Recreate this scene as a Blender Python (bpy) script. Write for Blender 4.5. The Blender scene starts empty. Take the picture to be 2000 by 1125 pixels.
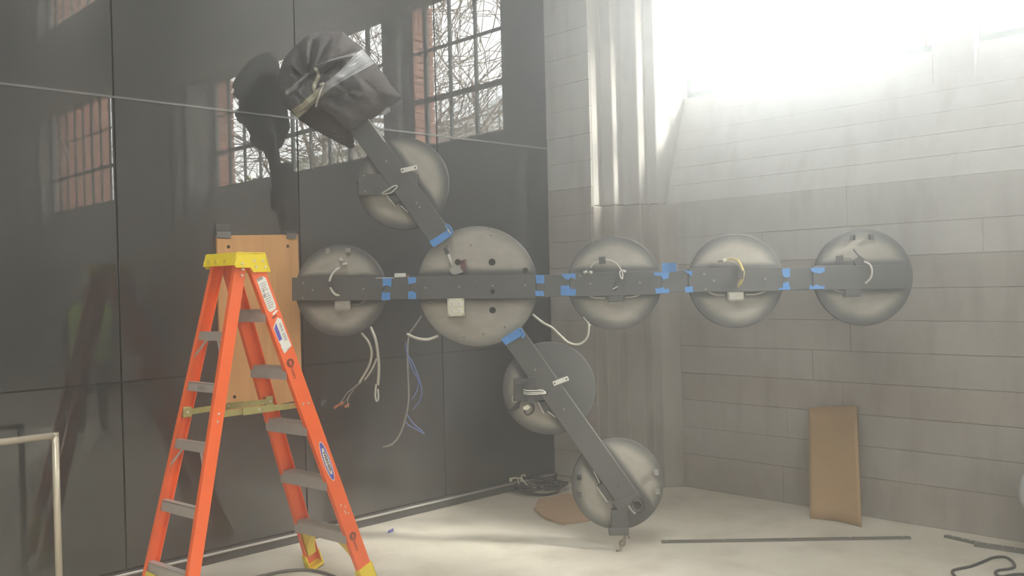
import bpy, bmesh, math, random
from math import sin, cos, pi, radians, sqrt, atan2
from mathutils import Vector, Matrix, noise
random.seed(7)
SC = bpy.context.scene
COL = SC.collection

# ------------------------------------------------------------------ camera
FPX, ROLL, PITCH, YAW = 1815.81, 0.02623, -0.00392, 0.80023
EYE = Vector((-5.318, -5.033, 1.55))
FW = Vector((cos(YAW) * cos(PITCH), sin(YAW) * cos(PITCH), sin(PITCH)))
RT = Vector((sin(YAW), -cos(YAW), 0.0))
UP = RT.cross(FW)
_c, _s = cos(ROLL), sin(ROLL)
cam_d = bpy.data.cameras.new('camera')
cam_d.sensor_width = 36.0
cam_d.lens = 36.0 * FPX / 2000.0
cam_d.clip_start = 0.05
cam_d.clip_end = 500
cam = bpy.data.objects.new('camera', cam_d)
COL.objects.link(cam)
cx_, cy_, cz_ = RT * _c - UP * _s, RT * _s + UP * _c, -FW
cam.matrix_world = Matrix(((cx_.x, cy_.x, cz_.x, EYE.x), (cx_.y, cy_.y, cz_.y, EYE.y),
                           (cx_.z, cy_.z, cz_.z, EYE.z), (0, 0, 0, 1)))
SC.camera = cam

# ------------------------------------------------------------------ daylight
SKY = 19.0
world = bpy.data.worlds.new('overcast')
SC.world = world
world.use_nodes = True
bg = world.node_tree.nodes['Background']
bg.inputs['Color'].default_value = (1.0, 0.99, 0.985, 1)
bg.inputs['Strength'].default_value = SKY
sun_d = bpy.data.lights.new('hazy_sun', 'SUN')
sun_d.energy = 15.0
sun_d.angle = radians(7)
sun_d.color = (1.0, 0.96, 0.88)
sun = bpy.data.objects.new('hazy_sun', sun_d)
sun.rotation_euler = Vector((-.36, .72, -.52)).to_track_quat('-Z', 'Y').to_euler()
sun.location = (6, -10, 12)
COL.objects.link(sun)
SC.view_settings.view_transform = 'Standard'
SC.view_settings.look = 'None'
SC.view_settings.gamma = 1.0
SC.view_settings.exposure = 0.2
SC.view_settings.use_curve_mapping = False
HAZE_D, HAZE_G = .05, .87
SC.cycles.volume_bounces = 1
SC.cycles.max_bounces = 10
SC.cycles.diffuse_bounces = 5
SC.cycles.transparent_max_bounces = 12
SC.cycles.sample_clamp_indirect = 6.0


def portal(name, loc, rot, sx, sy):
    l = bpy.data.lights.new(name, 'AREA')
    l.shape = 'RECTANGLE'
    l.size, l.size_y = sx, sy
    l.cycles.is_portal = True
    o = bpy.data.objects.new(name, l)
    o.location = loc
    o.rotation_euler = rot
    COL.objects.link(o)


# ------------------------------------------------------------------ picture geometry helpers (pixels of the 2000x1125 photo -> rays)
def ray(px, py):
    dx, dy = px - 1000.0, py - 562.5
    u, v = dx * _c - dy * _s, dx * _s + dy * _c
    return FW + RT * (u / FPX) - UP * (v / FPX)


def hit(px, py, axis, val):
    d = ray(px, py)
    return EYE + d * ((val - EYE[axis]) / d[axis])


def proj(P):
    d = Vector(P) - EYE
    z = d.dot(FW)
    u, v = FPX * d.dot(RT) / z, -FPX * d.dot(UP) / z
    return 1000 + u * _c + v * _s, 562.5 - u * _s + v * _c


# ------------------------------------------------------------------ materials
def lin(c):
    return tuple(((x / 255) / 12.92 if x / 255 <= .04045 else ((x / 255 + .055) / 1.055) ** 2.4) for x in c) + (1.0,)


def newmat(name):
    m = bpy.data.materials.new(name)
    m.use_nodes = True
    nt = m.node_tree
    return m, nt, nt.nodes, nt.links, nt.nodes['Principled BSDF']


def mat(name, col, rough=.6, metal=0.0, var=0.0, scale=8.0, bump=0.0, spec=.5, coat=0.0, bscale=None):
    """plain surface with a little procedural mottling; col is sRGB 0-255"""
    m, nt, N, L, b = newmat(name)
    base = lin(col)
    b.inputs['Base Color'].default_value = base
    b.inputs['Roughness'].default_value = rough
    b.inputs['Metallic'].default_value = metal
    b.inputs['Specular IOR Level'].default_value = spec
    b.inputs['Coat Weight'].default_value = coat
    if var or bump:
        g = N.new('ShaderNodeNewGeometry')
        n = N.new('ShaderNodeTexNoise')
        n.inputs['Scale'].default_value = scale
        n.inputs['Detail'].default_value = 6
        L.new(g.outputs['Position'], n.inputs['Vector'])
        if var:
            r = N.new('ShaderNodeValToRGB')
            r.color_ramp.elements[0].position = .3
            r.color_ramp.elements[1].position = .7
            r.color_ramp.elements[0].color = tuple(x * (1 - var) for x in base[:3]) + (1,)
            r.color_ramp.elements[1].color = tuple(min(1, x * (1 + var)) for x in base[:3]) + (1,)
            L.new(n.outputs['Fac'], r.inputs['Fac'])
            L.new(r.outputs['Color'], b.inputs['Base Color'])
        if bump:
            n2 = N.new('ShaderNodeTexNoise')
            n2.inputs['Scale'].default_value = bscale or scale * 6
            n2.inputs['Detail'].default_value = 4
            L.new(g.outputs['Position'], n2.inputs['Vector'])
            bp = N.new('ShaderNodeBump')
            bp.inputs['Strength'].default_value = bump
            bp.inputs['Distance'].default_value = .01
            L.new(n2.outputs['Fac'], bp.inputs['Height'])
            L.new(bp.outputs['Normal'], b.inputs['Normal'])
    return m


def concrete(name, c0, c1, stain, streak=(1, 1, .25), rough=.85):
    """two-tone cast concrete with vertical stains, fine grain and pin-hole relief"""
    m, nt, N, L, b = newmat(name)
    g = N.new('ShaderNodeNewGeometry')
    big = N.new('ShaderNodeTexNoise')
    big.inputs['Scale'].default_value = 1.6
    big.inputs['Detail'].default_value = 8
    big.inputs['Roughness'].default_value = .62
    L.new(g.outputs['Position'], big.inputs['Vector'])
    mp = N.new('ShaderNodeMapping')
    mp.inputs['Scale'].default_value = streak
    L.new(g.outputs['Position'], mp.inputs['Vector'])
    st = N.new('ShaderNodeTexNoise')
    st.inputs['Scale'].default_value = 7
    st.inputs['Detail'].default_value = 5
    L.new(mp.outputs['Vector'], st.inputs['Vector'])
    r = N.new('ShaderNodeValToRGB')
    r.color_ramp.elements[0].position, r.color_ramp.elements[1].position = .34, .66
    r.color_ramp.elements[0].color, r.color_ramp.elements[1].color = lin(c0), lin(c1)
    L.new(big.outputs['Fac'], r.inputs['Fac'])
    r2 = N.new('ShaderNodeValToRGB')
    r2.color_ramp.elements[0].position, r2.color_ramp.elements[1].position = .5, .78
    r2.color_ramp.elements[0].color, r2.color_ramp.elements[1].color = (0, 0, 0, 1), (1, 1, 1, 1)
    L.new(st.outputs['Fac'], r2.inputs['Fac'])
    mx = N.new('ShaderNodeMix')
    mx.data_type = 'RGBA'
    L.new(r2.outputs['Color'], mx.inputs[0])
    L.new(r.outputs['Color'], mx.inputs[6])
    mx.inputs[7].default_value = lin(stain)
    L.new(mx.outputs[2], b.inputs['Base Color'])
    fn = N.new('ShaderNodeTexNoise')
    fn.inputs['Scale'].default_value = 60
    fn.inputs['Detail'].default_value = 5
    L.new(g.outputs['Position'], fn.inputs['Vector'])
    bp = N.new('ShaderNodeBump')
    bp.inputs['Strength'].default_value = .22
    bp.inputs['Distance'].default_value = .008
    L.new(fn.outputs['Fac'], bp.inputs['Height'])
    L.new(bp.outputs['Normal'], b.inputs['Normal'])
    b.inputs['Roughness'].default_value = rough
    b.inputs['Specular IOR Level'].default_value = .3
    return m


def wood(name, c0, c1, sc=(9, 9, .7)):
    m, nt, N, L, b = newmat(name)
    g = N.new('ShaderNodeNewGeometry')
    mp = N.new('ShaderNodeMapping')
    mp.inputs['Scale'].default_value = sc
    L.new(g.outputs['Position'], mp.inputs['Vector'])
    n = N.new('ShaderNodeTexNoise')
    n.inputs['Scale'].default_value = 2.2
    n.inputs['Detail'].default_value = 7
    n.inputs['Distortion'].default_value = .6
    L.new(mp.outputs['Vector'], n.inputs['Vector'])
    r = N.new('ShaderNodeValToRGB')
    r.color_ramp.elements[0].position, r.color_ramp.elements[1].position = .3, .7
    r.color_ramp.elements[0].color, r.color_ramp.elements[1].color = lin(c0), lin(c1)
    L.new(n.outputs['Fac'], r.inputs['Fac'])
    L.new(r.outputs['Color'], b.inputs['Base Color'])
    b.inputs['Roughness'].default_value = .6
    return m


def film_mat(name, tint, opac, rough=.12, fibre=0):
    """thin clear sheet: partly see-through, glossy"""
    m, nt, N, L, b = newmat(name)
    b.inputs['Base Color'].default_value = tint + (1,)
    b.inputs['Roughness'].default_value = rough
    tr = N.new('ShaderNodeBsdfTransparent')
    mx = N.new('ShaderNodeMixShader')
    mx.inputs['Fac'].default_value = opac
    if fibre:
        g = N.new('ShaderNodeTexCoord')
        mp = N.new('ShaderNodeMapping')
        mp.inputs['Scale'].default_value = (1, 40, 1)
        L.new(g.outputs['UV'], mp.inputs['Vector'])
        n = N.new('ShaderNodeTexNoise')
        n.inputs['Scale'].default_value = 1.0
        n.inputs['Detail'].default_value = 4
        L.new(mp.outputs['Vector'], n.inputs['Vector'])
        mr = N.new('ShaderNodeMapRange')
        mr.inputs['From Min'].default_value = .35
        mr.inputs['From Max'].default_value = .7
        mr.inputs['To Min'].default_value = opac * .25
        mr.inputs['To Max'].default_value = min(1, opac * 1.7)
        L.new(n.outputs['Fac'], mr.inputs['Value'])
        L.new(mr.outputs['Result'], mx.inputs['Fac'])
    out = N['Material Output']
    L.new(tr.outputs[0], mx.inputs[1])
    L.new(b.outputs[0], mx.inputs[2])
    L.new(mx.outputs[0], out.inputs['Surface'])
    return m


def pane_mat():
    m, nt, N, L, b = newmat('window_glass')
    N.remove(b)
    tr = N.new('ShaderNodeBsdfTransparent')
    tr.inputs['Color'].default_value = (.95, .97, .96, 1)
    gl = N.new('ShaderNodeBsdfGlossy')
    gl.inputs['Roughness'].default_value = .02
    lw = N.new('ShaderNodeLayerWeight')
    lw.inputs['Blend'].default_value = .5
    pw = N.new('ShaderNodeMath')
    pw.operation = 'POWER'
    pw.inputs[1].default_value = 5
    L.new(lw.outputs['Facing'], pw.inputs[0])
    fr = N.new('ShaderNodeMath')
    fr.operation = 'MULTIPLY_ADD'
    fr.inputs[1].default_value = .85
    fr.inputs[2].default_value = .03
    L.new(pw.outputs[0], fr.inputs[0])
    mx = N.new('ShaderNodeMixShader')
    L.new(fr.outputs[0], mx.inputs['Fac'])
    L.new(tr.outputs[0], mx.inputs[1])
    L.new(gl.outputs[0], mx.inputs[2])
    L.new(mx.outputs[0], N['Material Output'].inputs['Surface'])
    return m


def disc_mat(name, rad, barw, side=0):
    """bare warm-grey metal with dark grey paint overspray at the rim and along the bar (object space: x along bar, z across)"""
    m, nt, N, L, b = newmat(name)
    tc = N.new('ShaderNodeTexCoord')
    nz = N.new('ShaderNodeTexNoise')
    nz.inputs['Scale'].default_value = 5
    nz.inputs['Detail'].default_value = 3
    L.new(tc.outputs['Object'], nz.inputs['Vector'])
    sep = N.new('ShaderNodeSeparateXYZ')
    L.new(tc.outputs['Object'], sep.inputs[0])

    def math_(op, a, b_, clamp=False):
        n = N.new('ShaderNodeMath')
        n.operation = op
        n.use_clamp = clamp
        for i, v in enumerate((a, b_)):
            if v is None:
                continue
            if isinstance(v, (int, float)):
                n.inputs[i].default_value = v
            else:
                L.new(v, n.inputs[i])
        return n.outputs[0]

    def sstep(v, lo, hi):
        n = N.new('ShaderNodeMapRange')
        n.interpolation_type = 'SMOOTHSTEP'
        n.inputs['From Min'].default_value = lo
        n.inputs['From Max'].default_value = hi
        L.new(v, n.inputs['Value'])
        return n.outputs['Result']
    wob = math_('MULTIPLY', math_('SUBTRACT', nz.outputs['Fac'], .5), .06)
    r2 = math_('ADD', math_('MULTIPLY', sep.outputs['X'], sep.outputs['X']), math_('MULTIPLY', sep.outputs['Z'], sep.outputs['Z']))
    r = math_('ADD', math_('SQRT', r2, None), wob)
    rim = sstep(r, rad * .70, rad * .98)
    az = math_('ADD', math_('ABSOLUTE', sep.outputs['Z'], None), math_('MULTIPLY', wob, .5))
    bar = math_('SUBTRACT', 1.0, sstep(az, barw * .5 + .008, barw * .5 + .05))
    # the ends of the disc along the bar are sprayed too
    ax = math_('ADD', math_('ABSOLUTE', sep.outputs['X'], None), wob)
    endf = sstep(ax, rad * .62, rad * .92)
    f = math_('MAXIMUM', math_('MAXIMUM', rim, bar), endf)
    if side:
        f = math_('MAXIMUM', f, sstep(math_('MULTIPLY', sep.outputs['Z'], float(side)), -.02, .03))
    mx = N.new('ShaderNodeMix')
    mx.data_type = 'RGBA'
    L.new(f, mx.inputs[0])
    n2 = N.new('ShaderNodeTexNoise')
    n2.inputs['Scale'].default_value = 9
    n2.inputs['Detail'].default_value = 6
    mp = N.new('ShaderNodeMapping')
    mp.inputs['Scale'].default_value = (1, 1, 3)
    L.new(tc.outputs['Object'], mp.inputs['Vector'])
    L.new(mp.outputs['Vector'], n2.inputs['Vector'])
    rp = N.new('ShaderNodeValToRGB')
    rp.color_ramp.elements[0].position, rp.color_ramp.elements[1].position = .3, .72
    rp.color_ramp.elements[0].color, rp.color_ramp.elements[1].color = lin(DISC0), lin(DISC1)
    L.new(n2.outputs['Fac'], rp.inputs['Fac'])
    L.new(rp.outputs['Color'], mx.inputs[6])
    mx.inputs[7].default_value = lin(PAINT)
    L.new(mx.outputs[2], b.inputs['Base Color'])
    b.inputs['Roughness'].default_value = .62
    return m


PAINT = (84, 83, 81)
DISC0, DISC1 = (150, 145, 135), (168, 163, 153)
M = {}
M['panel'] = mat('black_gloss_panel', (62, 61, 61), rough=0.0, spec=1.0, var=.10, scale=1.2)
M['joint'] = mat('dark_joint', (28, 28, 28), rough=.6)
M['alu_trim'] = mat('grey_metal_trim', (120, 120, 120), rough=.35, metal=.3)
M['bead'] = mat('polished_bead', (220, 216, 210), rough=.25, metal=.3)
M['floor'] = concrete('floor_concrete', (204, 196, 181), (219, 211, 197), (190, 181, 165), streak=(.5, .5, .5), rough=.7)
M['wall'] = concrete('board_formed_concrete', (148, 142, 135), (162, 156, 149), (139, 131, 124))
M['wall2'] = concrete('board_formed_concrete_pale', (168, 165, 161), (182, 179, 174), (160, 154, 149))  # paler above and just under the ledge: window glare put into the colour
M['wallb'] = concrete('board_formed_concrete_brown', (146, 138, 130), (160, 152, 144), (136, 126, 119))
M['upper'] = concrete('glare_paled_concrete', (184, 182, 179), (196, 194, 191), (179, 176, 172))  # sill and pier concrete, its colour lightened to stand in for window glare
M['plaster'] = mat('plaster', (190, 188, 182), rough=.9, var=.06, scale=2)
M['ceil'] = mat('ceiling_paint', (120, 118, 114), rough=.9)
M['brick'] = mat('red_brick', (214, 168, 152), rough=.9, var=.18, scale=14, bump=.4)
M['mortar'] = mat('mortar', (178, 172, 162), rough=.95, var=.1, scale=30)
M['steel_frame'] = mat('grey_green_window_steel', (128, 138, 134), rough=.5, var=.08, scale=9)
M['glass'] = pane_mat()
M['paint'] = mat('dark_grey_paint', PAINT, rough=.55, var=.04, scale=6)
M['silver'] = mat('zinc_box', (172, 170, 160), rough=.42, metal=.55, var=.1, scale=40)
M['white_plate'] = mat('white_metal', (214, 212, 206), rough=.5)
M['white_wire'] = mat('white_wire', (206, 204, 196), rough=.5)
M['grey_wire'] = mat('grey_wire', (150, 148, 142), rough=.5)
M['yellow_wire'] = mat('yellow_wire', (190, 170, 104), rough=.5)
M['blue_wire'] = mat('blue_wire', (110, 128, 190), rough=.4)
M['black'] = mat('black_rubber', (52, 50, 50), rough=.7)
M['hole'] = mat('hole_dark', (40, 39, 38), rough=.9)
M['tape_blue'] = mat('blue_masking_tape', (72, 132, 196), rough=.55, var=.08, scale=20)
M['tape_dark'] = mat('dark_gaffer_tape', (72, 71, 70), rough=.5)
M['tape_duct'] = mat('silver_duct_tape', (120, 120, 120), rough=.28, metal=.5)
M['maroon'] = mat('maroon_plate', (104, 70, 72), rough=.6)
M['outlet'] = mat('ivory_outlet', (214, 210, 190), rough=.4)
M['conduit'] = mat('flex_conduit', (196, 192, 180), rough=.34, metal=.35)
M['orange_nut'] = mat('orange_wire_nut', (190, 120, 90), rough=.5)
M['orange'] = mat('orange_fibreglass', (238, 102, 46), rough=.42, var=.08, scale=5, coat=.15)
M['yellow'] = mat('yellow_plastic', (240, 214, 40), rough=.45)
M['yellow_dull'] = mat('yellow_foot', (226, 200, 70), rough=.5)
M['alu'] = mat('ladder_aluminium', (182, 177, 171), rough=.42, metal=.25, var=.06, scale=20)
M['zinc_yellow'] = mat('zinc_yellow_steel', (184, 178, 118), rough=.35, metal=.5, var=.12, scale=30)
M['rivet'] = mat('rivet', (226, 224, 218), rough=.3, metal=.4)
M['paper'] = mat('white_sticker', (232, 230, 222), rough=.5)
M['ink'] = mat('black_ink', (52, 48, 48), rough=.6)
M['ink_grey'] = mat('grey_print', (150, 148, 146), rough=.6)
M['ink_blue'] = mat('blue_print', (88, 84, 176), rough=.5)
M['ink_brown'] = mat('brown_stamp', (120, 52, 36), rough=.6)
M['ply'] = wood('plywood', (188, 138, 86), (206, 158, 104))
M['ply_floor'] = wood('plywood_floor', (180, 146, 112), (196, 162, 128), sc=(3, 9, 9))
M['card'] = mat('brown_cardboard', (164, 134, 94), rough=.85, var=.04, scale=4)
M['blanket'] = mat('charcoal_felt', (100, 96, 96), rough=1.0, var=.16, scale=9, bump=.8, spec=.1, bscale=160)
M['blanket2'] = mat('brown_black_felt', (82, 73, 70), rough=1.0, var=.16, scale=9, bump=.8, spec=.1, bscale=160)
M['film'] = film_mat('stretch_film', (.86, .88, .92), .42, fibre=1)
M['film_y'] = film_mat('yellowed_film', (.72, .70, .52), .6, fibre=1)
M['bubble'] = film_mat('clear_wrap', (.82, .84, .86), .75, rough=.2)
M['stainless'] = mat('stainless_tube', (210, 200, 180), rough=.32, metal=.35)
M['rust'] = mat('rusty_steel', (128, 114, 98), rough=.6, metal=.4, var=.3, scale=50)
M['strip'] = mat('dark_steel_strip', (108, 105, 99), rough=.5, metal=.3)
M['bark'] = mat('tree_bark', (158, 152, 144), rough=.95, var=.2, scale=6)
M['leaf'] = mat('yellow_green_leaf', (196, 196, 150), rough=.8, var=.2, scale=5)
M['grass'] = mat('winter_ground', (120, 118, 92), rough=1, var=.2, scale=.8)
M['far_wall'] = mat('pale_house_wall', (236, 237, 238), rough=.9)
M['far_roof'] = mat('grey_roof', (200, 202, 205), rough=.9)
M['vest'] = mat('hi_vis_green', (206, 250, 110), rough=.7)
M['reflective'] = mat('reflective_band', (190, 188, 178), rough=.4)
M['jacket'] = mat('dark_jacket', (58, 58, 62), rough=.9)
M['jeans'] = mat('dark_trousers', (54, 56, 66), rough=.9)
M['skin'] = mat('skin', (196, 150, 124), rough=.6)
M['hat_white'] = mat('white_hard_hat', (224, 224, 220), rough=.3)
M['hair'] = mat('dark_hair', (48, 40, 36), rough=.8)


# ------------------------------------------------------------------ mesh builder
class MB:
    def __init__(self):
        self.v, self.f = [], []

    def add(self, vs, fs):
        k = len(self.v)
        self.v += [Vector(v) for v in vs]
        self.f += [tuple(i + k for i in f) for f in fs]
        return self

    def box(self, c, s, R=None):
        hx, hy, hz = s[0] / 2, s[1] / 2, s[2] / 2
        vs = [Vector((x, y, z)) for x in (-hx, hx) for y in (-hy, hy) for z in (-hz, hz)]
        if R is not None:
            vs = [R @ v for v in vs]
        vs = [v + Vector(c) for v in vs]
        return self.add(vs, [(0, 1, 3, 2), (4, 6, 7, 5), (0, 4, 5, 1), (2, 3, 7, 6), (0, 2, 6, 4), (1, 5, 7, 3)])

    def bb(self, x0, x1, y0, y1, z0, z1):
        return self.box(((x0 + x1) / 2, (y0 + y1) / 2, (z0 + z1) / 2), (abs(x1 - x0), abs(y1 - y0), abs(z1 - z0)))

    def loft(self, A, B, cap=True):
        n = len(A)
        fs = [(i, (i + 1) % n, n + (i + 1) % n, n + i) for i in range(n)]
        if cap:
            fs += [tuple(reversed(range(n))), tuple(range(n, 2 * n))]
        return self.add(list(A) + list(B), fs)

    def rings(self, R, cap=True, closed=False):
        n, m = len(R[0]), len(R)
        fs = []
        for j in range(m if closed else m - 1):
            a, b = j * n, ((j + 1) % m) * n
            fs += [(a + i, a + (i + 1) % n, b + (i + 1) % n, b + i) for i in range(n)]
        if cap and not closed:
            fs += [tuple(reversed(range(n))), tuple(range((m - 1) * n, m * n))]
        return self.add([p for r in R for p in r], fs)

    def tube(self, path, r, n=8, cap=True, closed=False):
        P = [Vector(p) for p in path]
        R, prev = [], None
        for i, p in enumerate(P):
            if closed:
                t = P[(i + 1) % len(P)] - P[i - 1]
            else:
                t = P[min(i + 1, len(P) - 1)] - P[max(i - 1, 0)]
            t.normalize()
            if prev is None:
                a = Vector((0, 0, 1)) if abs(t.z) < .9 else Vector((1, 0, 0))
                u = t.cross(a).normalized()
            else:
                u = (prev - t * prev.dot(t)).normalized()
            prev = u
            w = t.cross(u)
            rr = r[i] if isinstance(r, (list, tuple)) else r
            R.append([p + (u * cos(2 * pi * k / n) + w * sin(2 * pi * k / n)) * rr for k in range(n)])
        return self.rings(R, cap, closed)

    def cyl(self, a, b, r, n=16):
        return self.tube([a, b], r, n)

    def build(self, name, m, parent=None, smooth=False, bevel=0, seg=1, loc=None, rot=None):
        me = bpy.data.meshes.new(name)
        me.from_pydata([tuple(v) for v in self.v], [], self.f)
        bm = bmesh.new()
        bm.from_mesh(me)
        bmesh.ops.recalc_face_normals(bm, faces=bm.faces)
        if bevel:
            ed = [e for e in bm.edges if len(e.link_faces) == 2 and e.calc_face_angle(0) > .6]
            bmesh.ops.bevel(bm, geom=ed, offset=bevel, segments=seg, affect='EDGES', clamp_overlap=True)
        bm.to_mesh(me)
        bm.free()
        if smooth:
            me.shade_smooth()
        me.materials.append(M[m] if isinstance(m, str) else m)
        return link(name, me, parent, loc, rot)


def link(name, me, parent=None, loc=None, rot=None):
    o = bpy.data.objects.new(name, me)
    COL.objects.link(o)
    if parent is not None:
        o.parent = parent
    if loc is not None:
        o.location = loc
    if rot is not None:
        o.rotation_euler = rot
    return o


def smooth_angle(o, ang=40):
    me = o.data
    me.shade_smooth()
    bm = bmesh.new()
    bm.from_mesh(me)
    for e in bm.edges:
        e.smooth = not (len(e.link_faces) == 2 and e.calc_face_angle(0) > radians(ang))
    bm.to_mesh(me)
    bm.free()
    return o


def tag(o, label=None, cat=None, group=None, kind=None):
    if label:
        o['label'] = label
    if cat:
        o['category'] = cat
    if group:
        o['group'] = group
    if kind:
        o['kind'] = kind
    return o


def empty(name, loc=(0, 0, 0), rz=0):
    o = bpy.data.objects.new(name, None)
    o.empty_display_size = .1
    o.location = loc
    o.rotation_euler = (0, 0, rz)
    COL.objects.link(o)
    return o


def struct(o, label=None):
    o['kind'] = 'structure'
    if label:
        o['label'] = label
    return o


def smoothpath(pts, n=6):
    """Catmull-Rom through the points"""
    P = [Vector(p) for p in pts]
    P = [P[0] * 2 - P[1]] + P + [P[-1] * 2 - P[-2]]
    out = []
    for i in range(1, len(P) - 2):
        a, b, c, d = P[i - 1:i + 3]
        for k in range(n):
            t = k / n
            out.append(.5 * ((2 * b) + (c - a) * t + (2 * a - 5 * b + 4 * c - d) * t * t + (3 * b - a - 3 * c + d) * t ** 3))
    out.append(P[-2])
    return out


# ================================================================== THE ROOM
ROOM_X0, ROOM_Y0, ROOM_Z = -10.5, -16.0, 9.3
fl = MB().bb(ROOM_X0 - .3, .75, ROOM_Y0 - .3, .3, -.2, 0).build('floor', 'floor')
struct(fl, 'pale grey concrete floor slab')
SKL = (-7.4, -4.9, -8.5, -2.6)      # unseen roof light added to brighten the floor: x0, x1, y0, y1
cl = MB()
cl.bb(ROOM_X0 - .3, SKL[0], ROOM_Y0 - .3, .4, ROOM_Z, ROOM_Z + .3)
cl.bb(SKL[1], 1.1, ROOM_Y0 - .3, .4, ROOM_Z, ROOM_Z + .3)
cl.bb(SKL[0], SKL[1], ROOM_Y0 - .3, SKL[2], ROOM_Z, ROOM_Z + .3)
cl.bb(SKL[0], SKL[1], SKL[3], .4, ROOM_Z, ROOM_Z + .3)
struct(cl.build('ceiling', 'ceil'), 'grey ceiling cut open for an added roof light')
# black gloss panel wall (y = 0)
wl = struct(MB().bb(ROOM_X0 - .3, 1.1, .03, .3, 0, ROOM_Z).build('wall_left', 'joint'), 'wall of large black gloss panels reflecting the windows')
cols = [0, -1.128, -2.247, -3.361, -4.478, -5.595, -6.71, -7.83, -8.95, -10.07]
rows = [.075, 1.0802, 2.6076, 4.135, 5.66, 7.19, 8.72]
for i in range(len(cols) - 1):
    for j in range(len(rows) - 1):
        g = .0035
        MB().bb(cols[i + 1] + g, cols[i] - g, 0, .024, rows[j] + g, rows[j + 1] - g).build('panel', 'panel', wl, bevel=.002)
# joint fillers: thin metal strips set into the joints
t1 = struct(MB().bb(cols[-1], 0, .004, .029, rows[1] - .0033, rows[1] + .0033).build('trim_1', 'joint'), 'dark joint strip between the lower rows of black panels')
t2 = struct(MB().bb(cols[-1], 0, -.004, .029, rows[2] - .0055, rows[2] + .0055).build('trim_2', 'alu_trim'), 'grey metal joint strip between the upper rows of black panels')
b1 = MB().bb(cols[-1], 0, -.012, .03, 0, .072).build('baseboard_left', 'tape_dark', bevel=.003)
struct(b1, 'dark kick strip at the foot of the black wall')
MB().tube([(cols[-1], -.020, .058), (0.0, -.020, .058)], .008, 10).build('metal_bead', 'bead', b1, smooth=True)

# concrete wall (right): lower face x = .442, fluted corner pilaster, sloped apron, window bays
X2, XG = .442, .72
LEDGE = 2.126
wr = struct(MB().bb(X2 + .006, .75, -.6, ROOM_Y0, 0, LEDGE - .002).build('wall_right', 'wall'), 'board formed concrete wall under the windows')
CH = .2017
ylist_rows = []
rb = random.Random(3)
for k in range(10):
    z0, z1 = 0.05 + CH * k, 0.05 + CH * (k + 1)
    if k == 0:
        z0 = 0
    if k == 9:
        z1 = LEDGE
    y = -.86
    first = True
    while y > -7.0:
        ln = rb.uniform(1.4, 2.8) * (.5 if first else 1)
        first = False
        y1 = max(-7.0, y - ln)
        pr = rb.uniform(0, .005)
        MB().bb(X2 - pr, X2 + .03, y - .001, y1 + .001, z0 + .0012, z1 - .0012).build(
            'concrete_course', 'wallb' if k < 6 and rb.random() < .5 else ('wall2' if k > 7 else 'wall'), wr, bevel=.0025)
        y = y1
# fluted pilasters: stepped profile (x, y) from the corner to the window recess
prof = [(0, .03), (0, -.455), (.11, -.460), (.115, -.566), (.225, -.570), (.23, -.715), (.33, -.720), (.335, -.80)]


def pilaster(name, top_prof, low_prof, label):
    o = MB().loft([Vector((x, y, LEDGE)) for x, y in top_prof], [Vector((x, y, ROOM_Z)) for x, y in top_prof]).build(name, 'wall2', bevel=.006)
    struct(o, label)
    MB().loft([Vector((x, y, 0)) for x, y in low_prof], [Vector((x, y, LEDGE - .004)) for x, y in low_prof]).build('pilaster_base', 'wall', o, bevel=.006)
    return o


up = prof + [(.76, -.82), (.76, .03)]
off = .012
lo = [(0 - off, .03), (0 - off, -.455 - off)] + [(x - off, y - off) for x, y in prof[2:]] + [(.38, -.86), (.44, -.90), (.5, -.905), (.76, -.905), (.76, .03)]
p1 = pilaster('trim_3', up, lo, 'fluted concrete pilaster in the corner beside the black wall')
# thin board-formed courses on the flat face of the corner pilaster
z = .05
k = 0
while z < 4.6:
    h = CH
    MB().bb(-.014 - .002 * (k % 2) - (.006 if z < LEDGE else 0), .02, -.004, -.452, z + .001, z + h - .001).build('concrete_course', 'wall' if z < LEDGE else 'wall2', p1, bevel=.002)
    z += h
    k += 1


def mirror_prof(y0, y1):
    """pilaster between two bays: flat face from y0 to y1 at x=0, steps on both sides"""
    a = [(x, y0 + (-.455 - y) * -1 * -1) for x, y in prof[1:]]
    left = [(x, y1 + (y + .455)) for x, y in prof[1:]]
    right = [(x, y0 - (y + .455)) for x, y in prof[1:]]
    return right[::-1] + left


mp_ = mirror_prof(-7.36, -8.75)
pp = [(.76, mp_[0][1])] + mp_ + [(.76, mp_[-1][1])]
pilaster('trim_4', pp, pp, 'wide fluted concrete pilaster between the window bays')
mp2 = mirror_prof(-14.0, -15.9)
pp2 = [(.76, mp2[0][1])] + mp2 + [(.76, mp2[-1][1])]
pilaster('trim_5', pp2, pp2, 'fluted concrete pilaster at the far end of the window wall')


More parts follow.
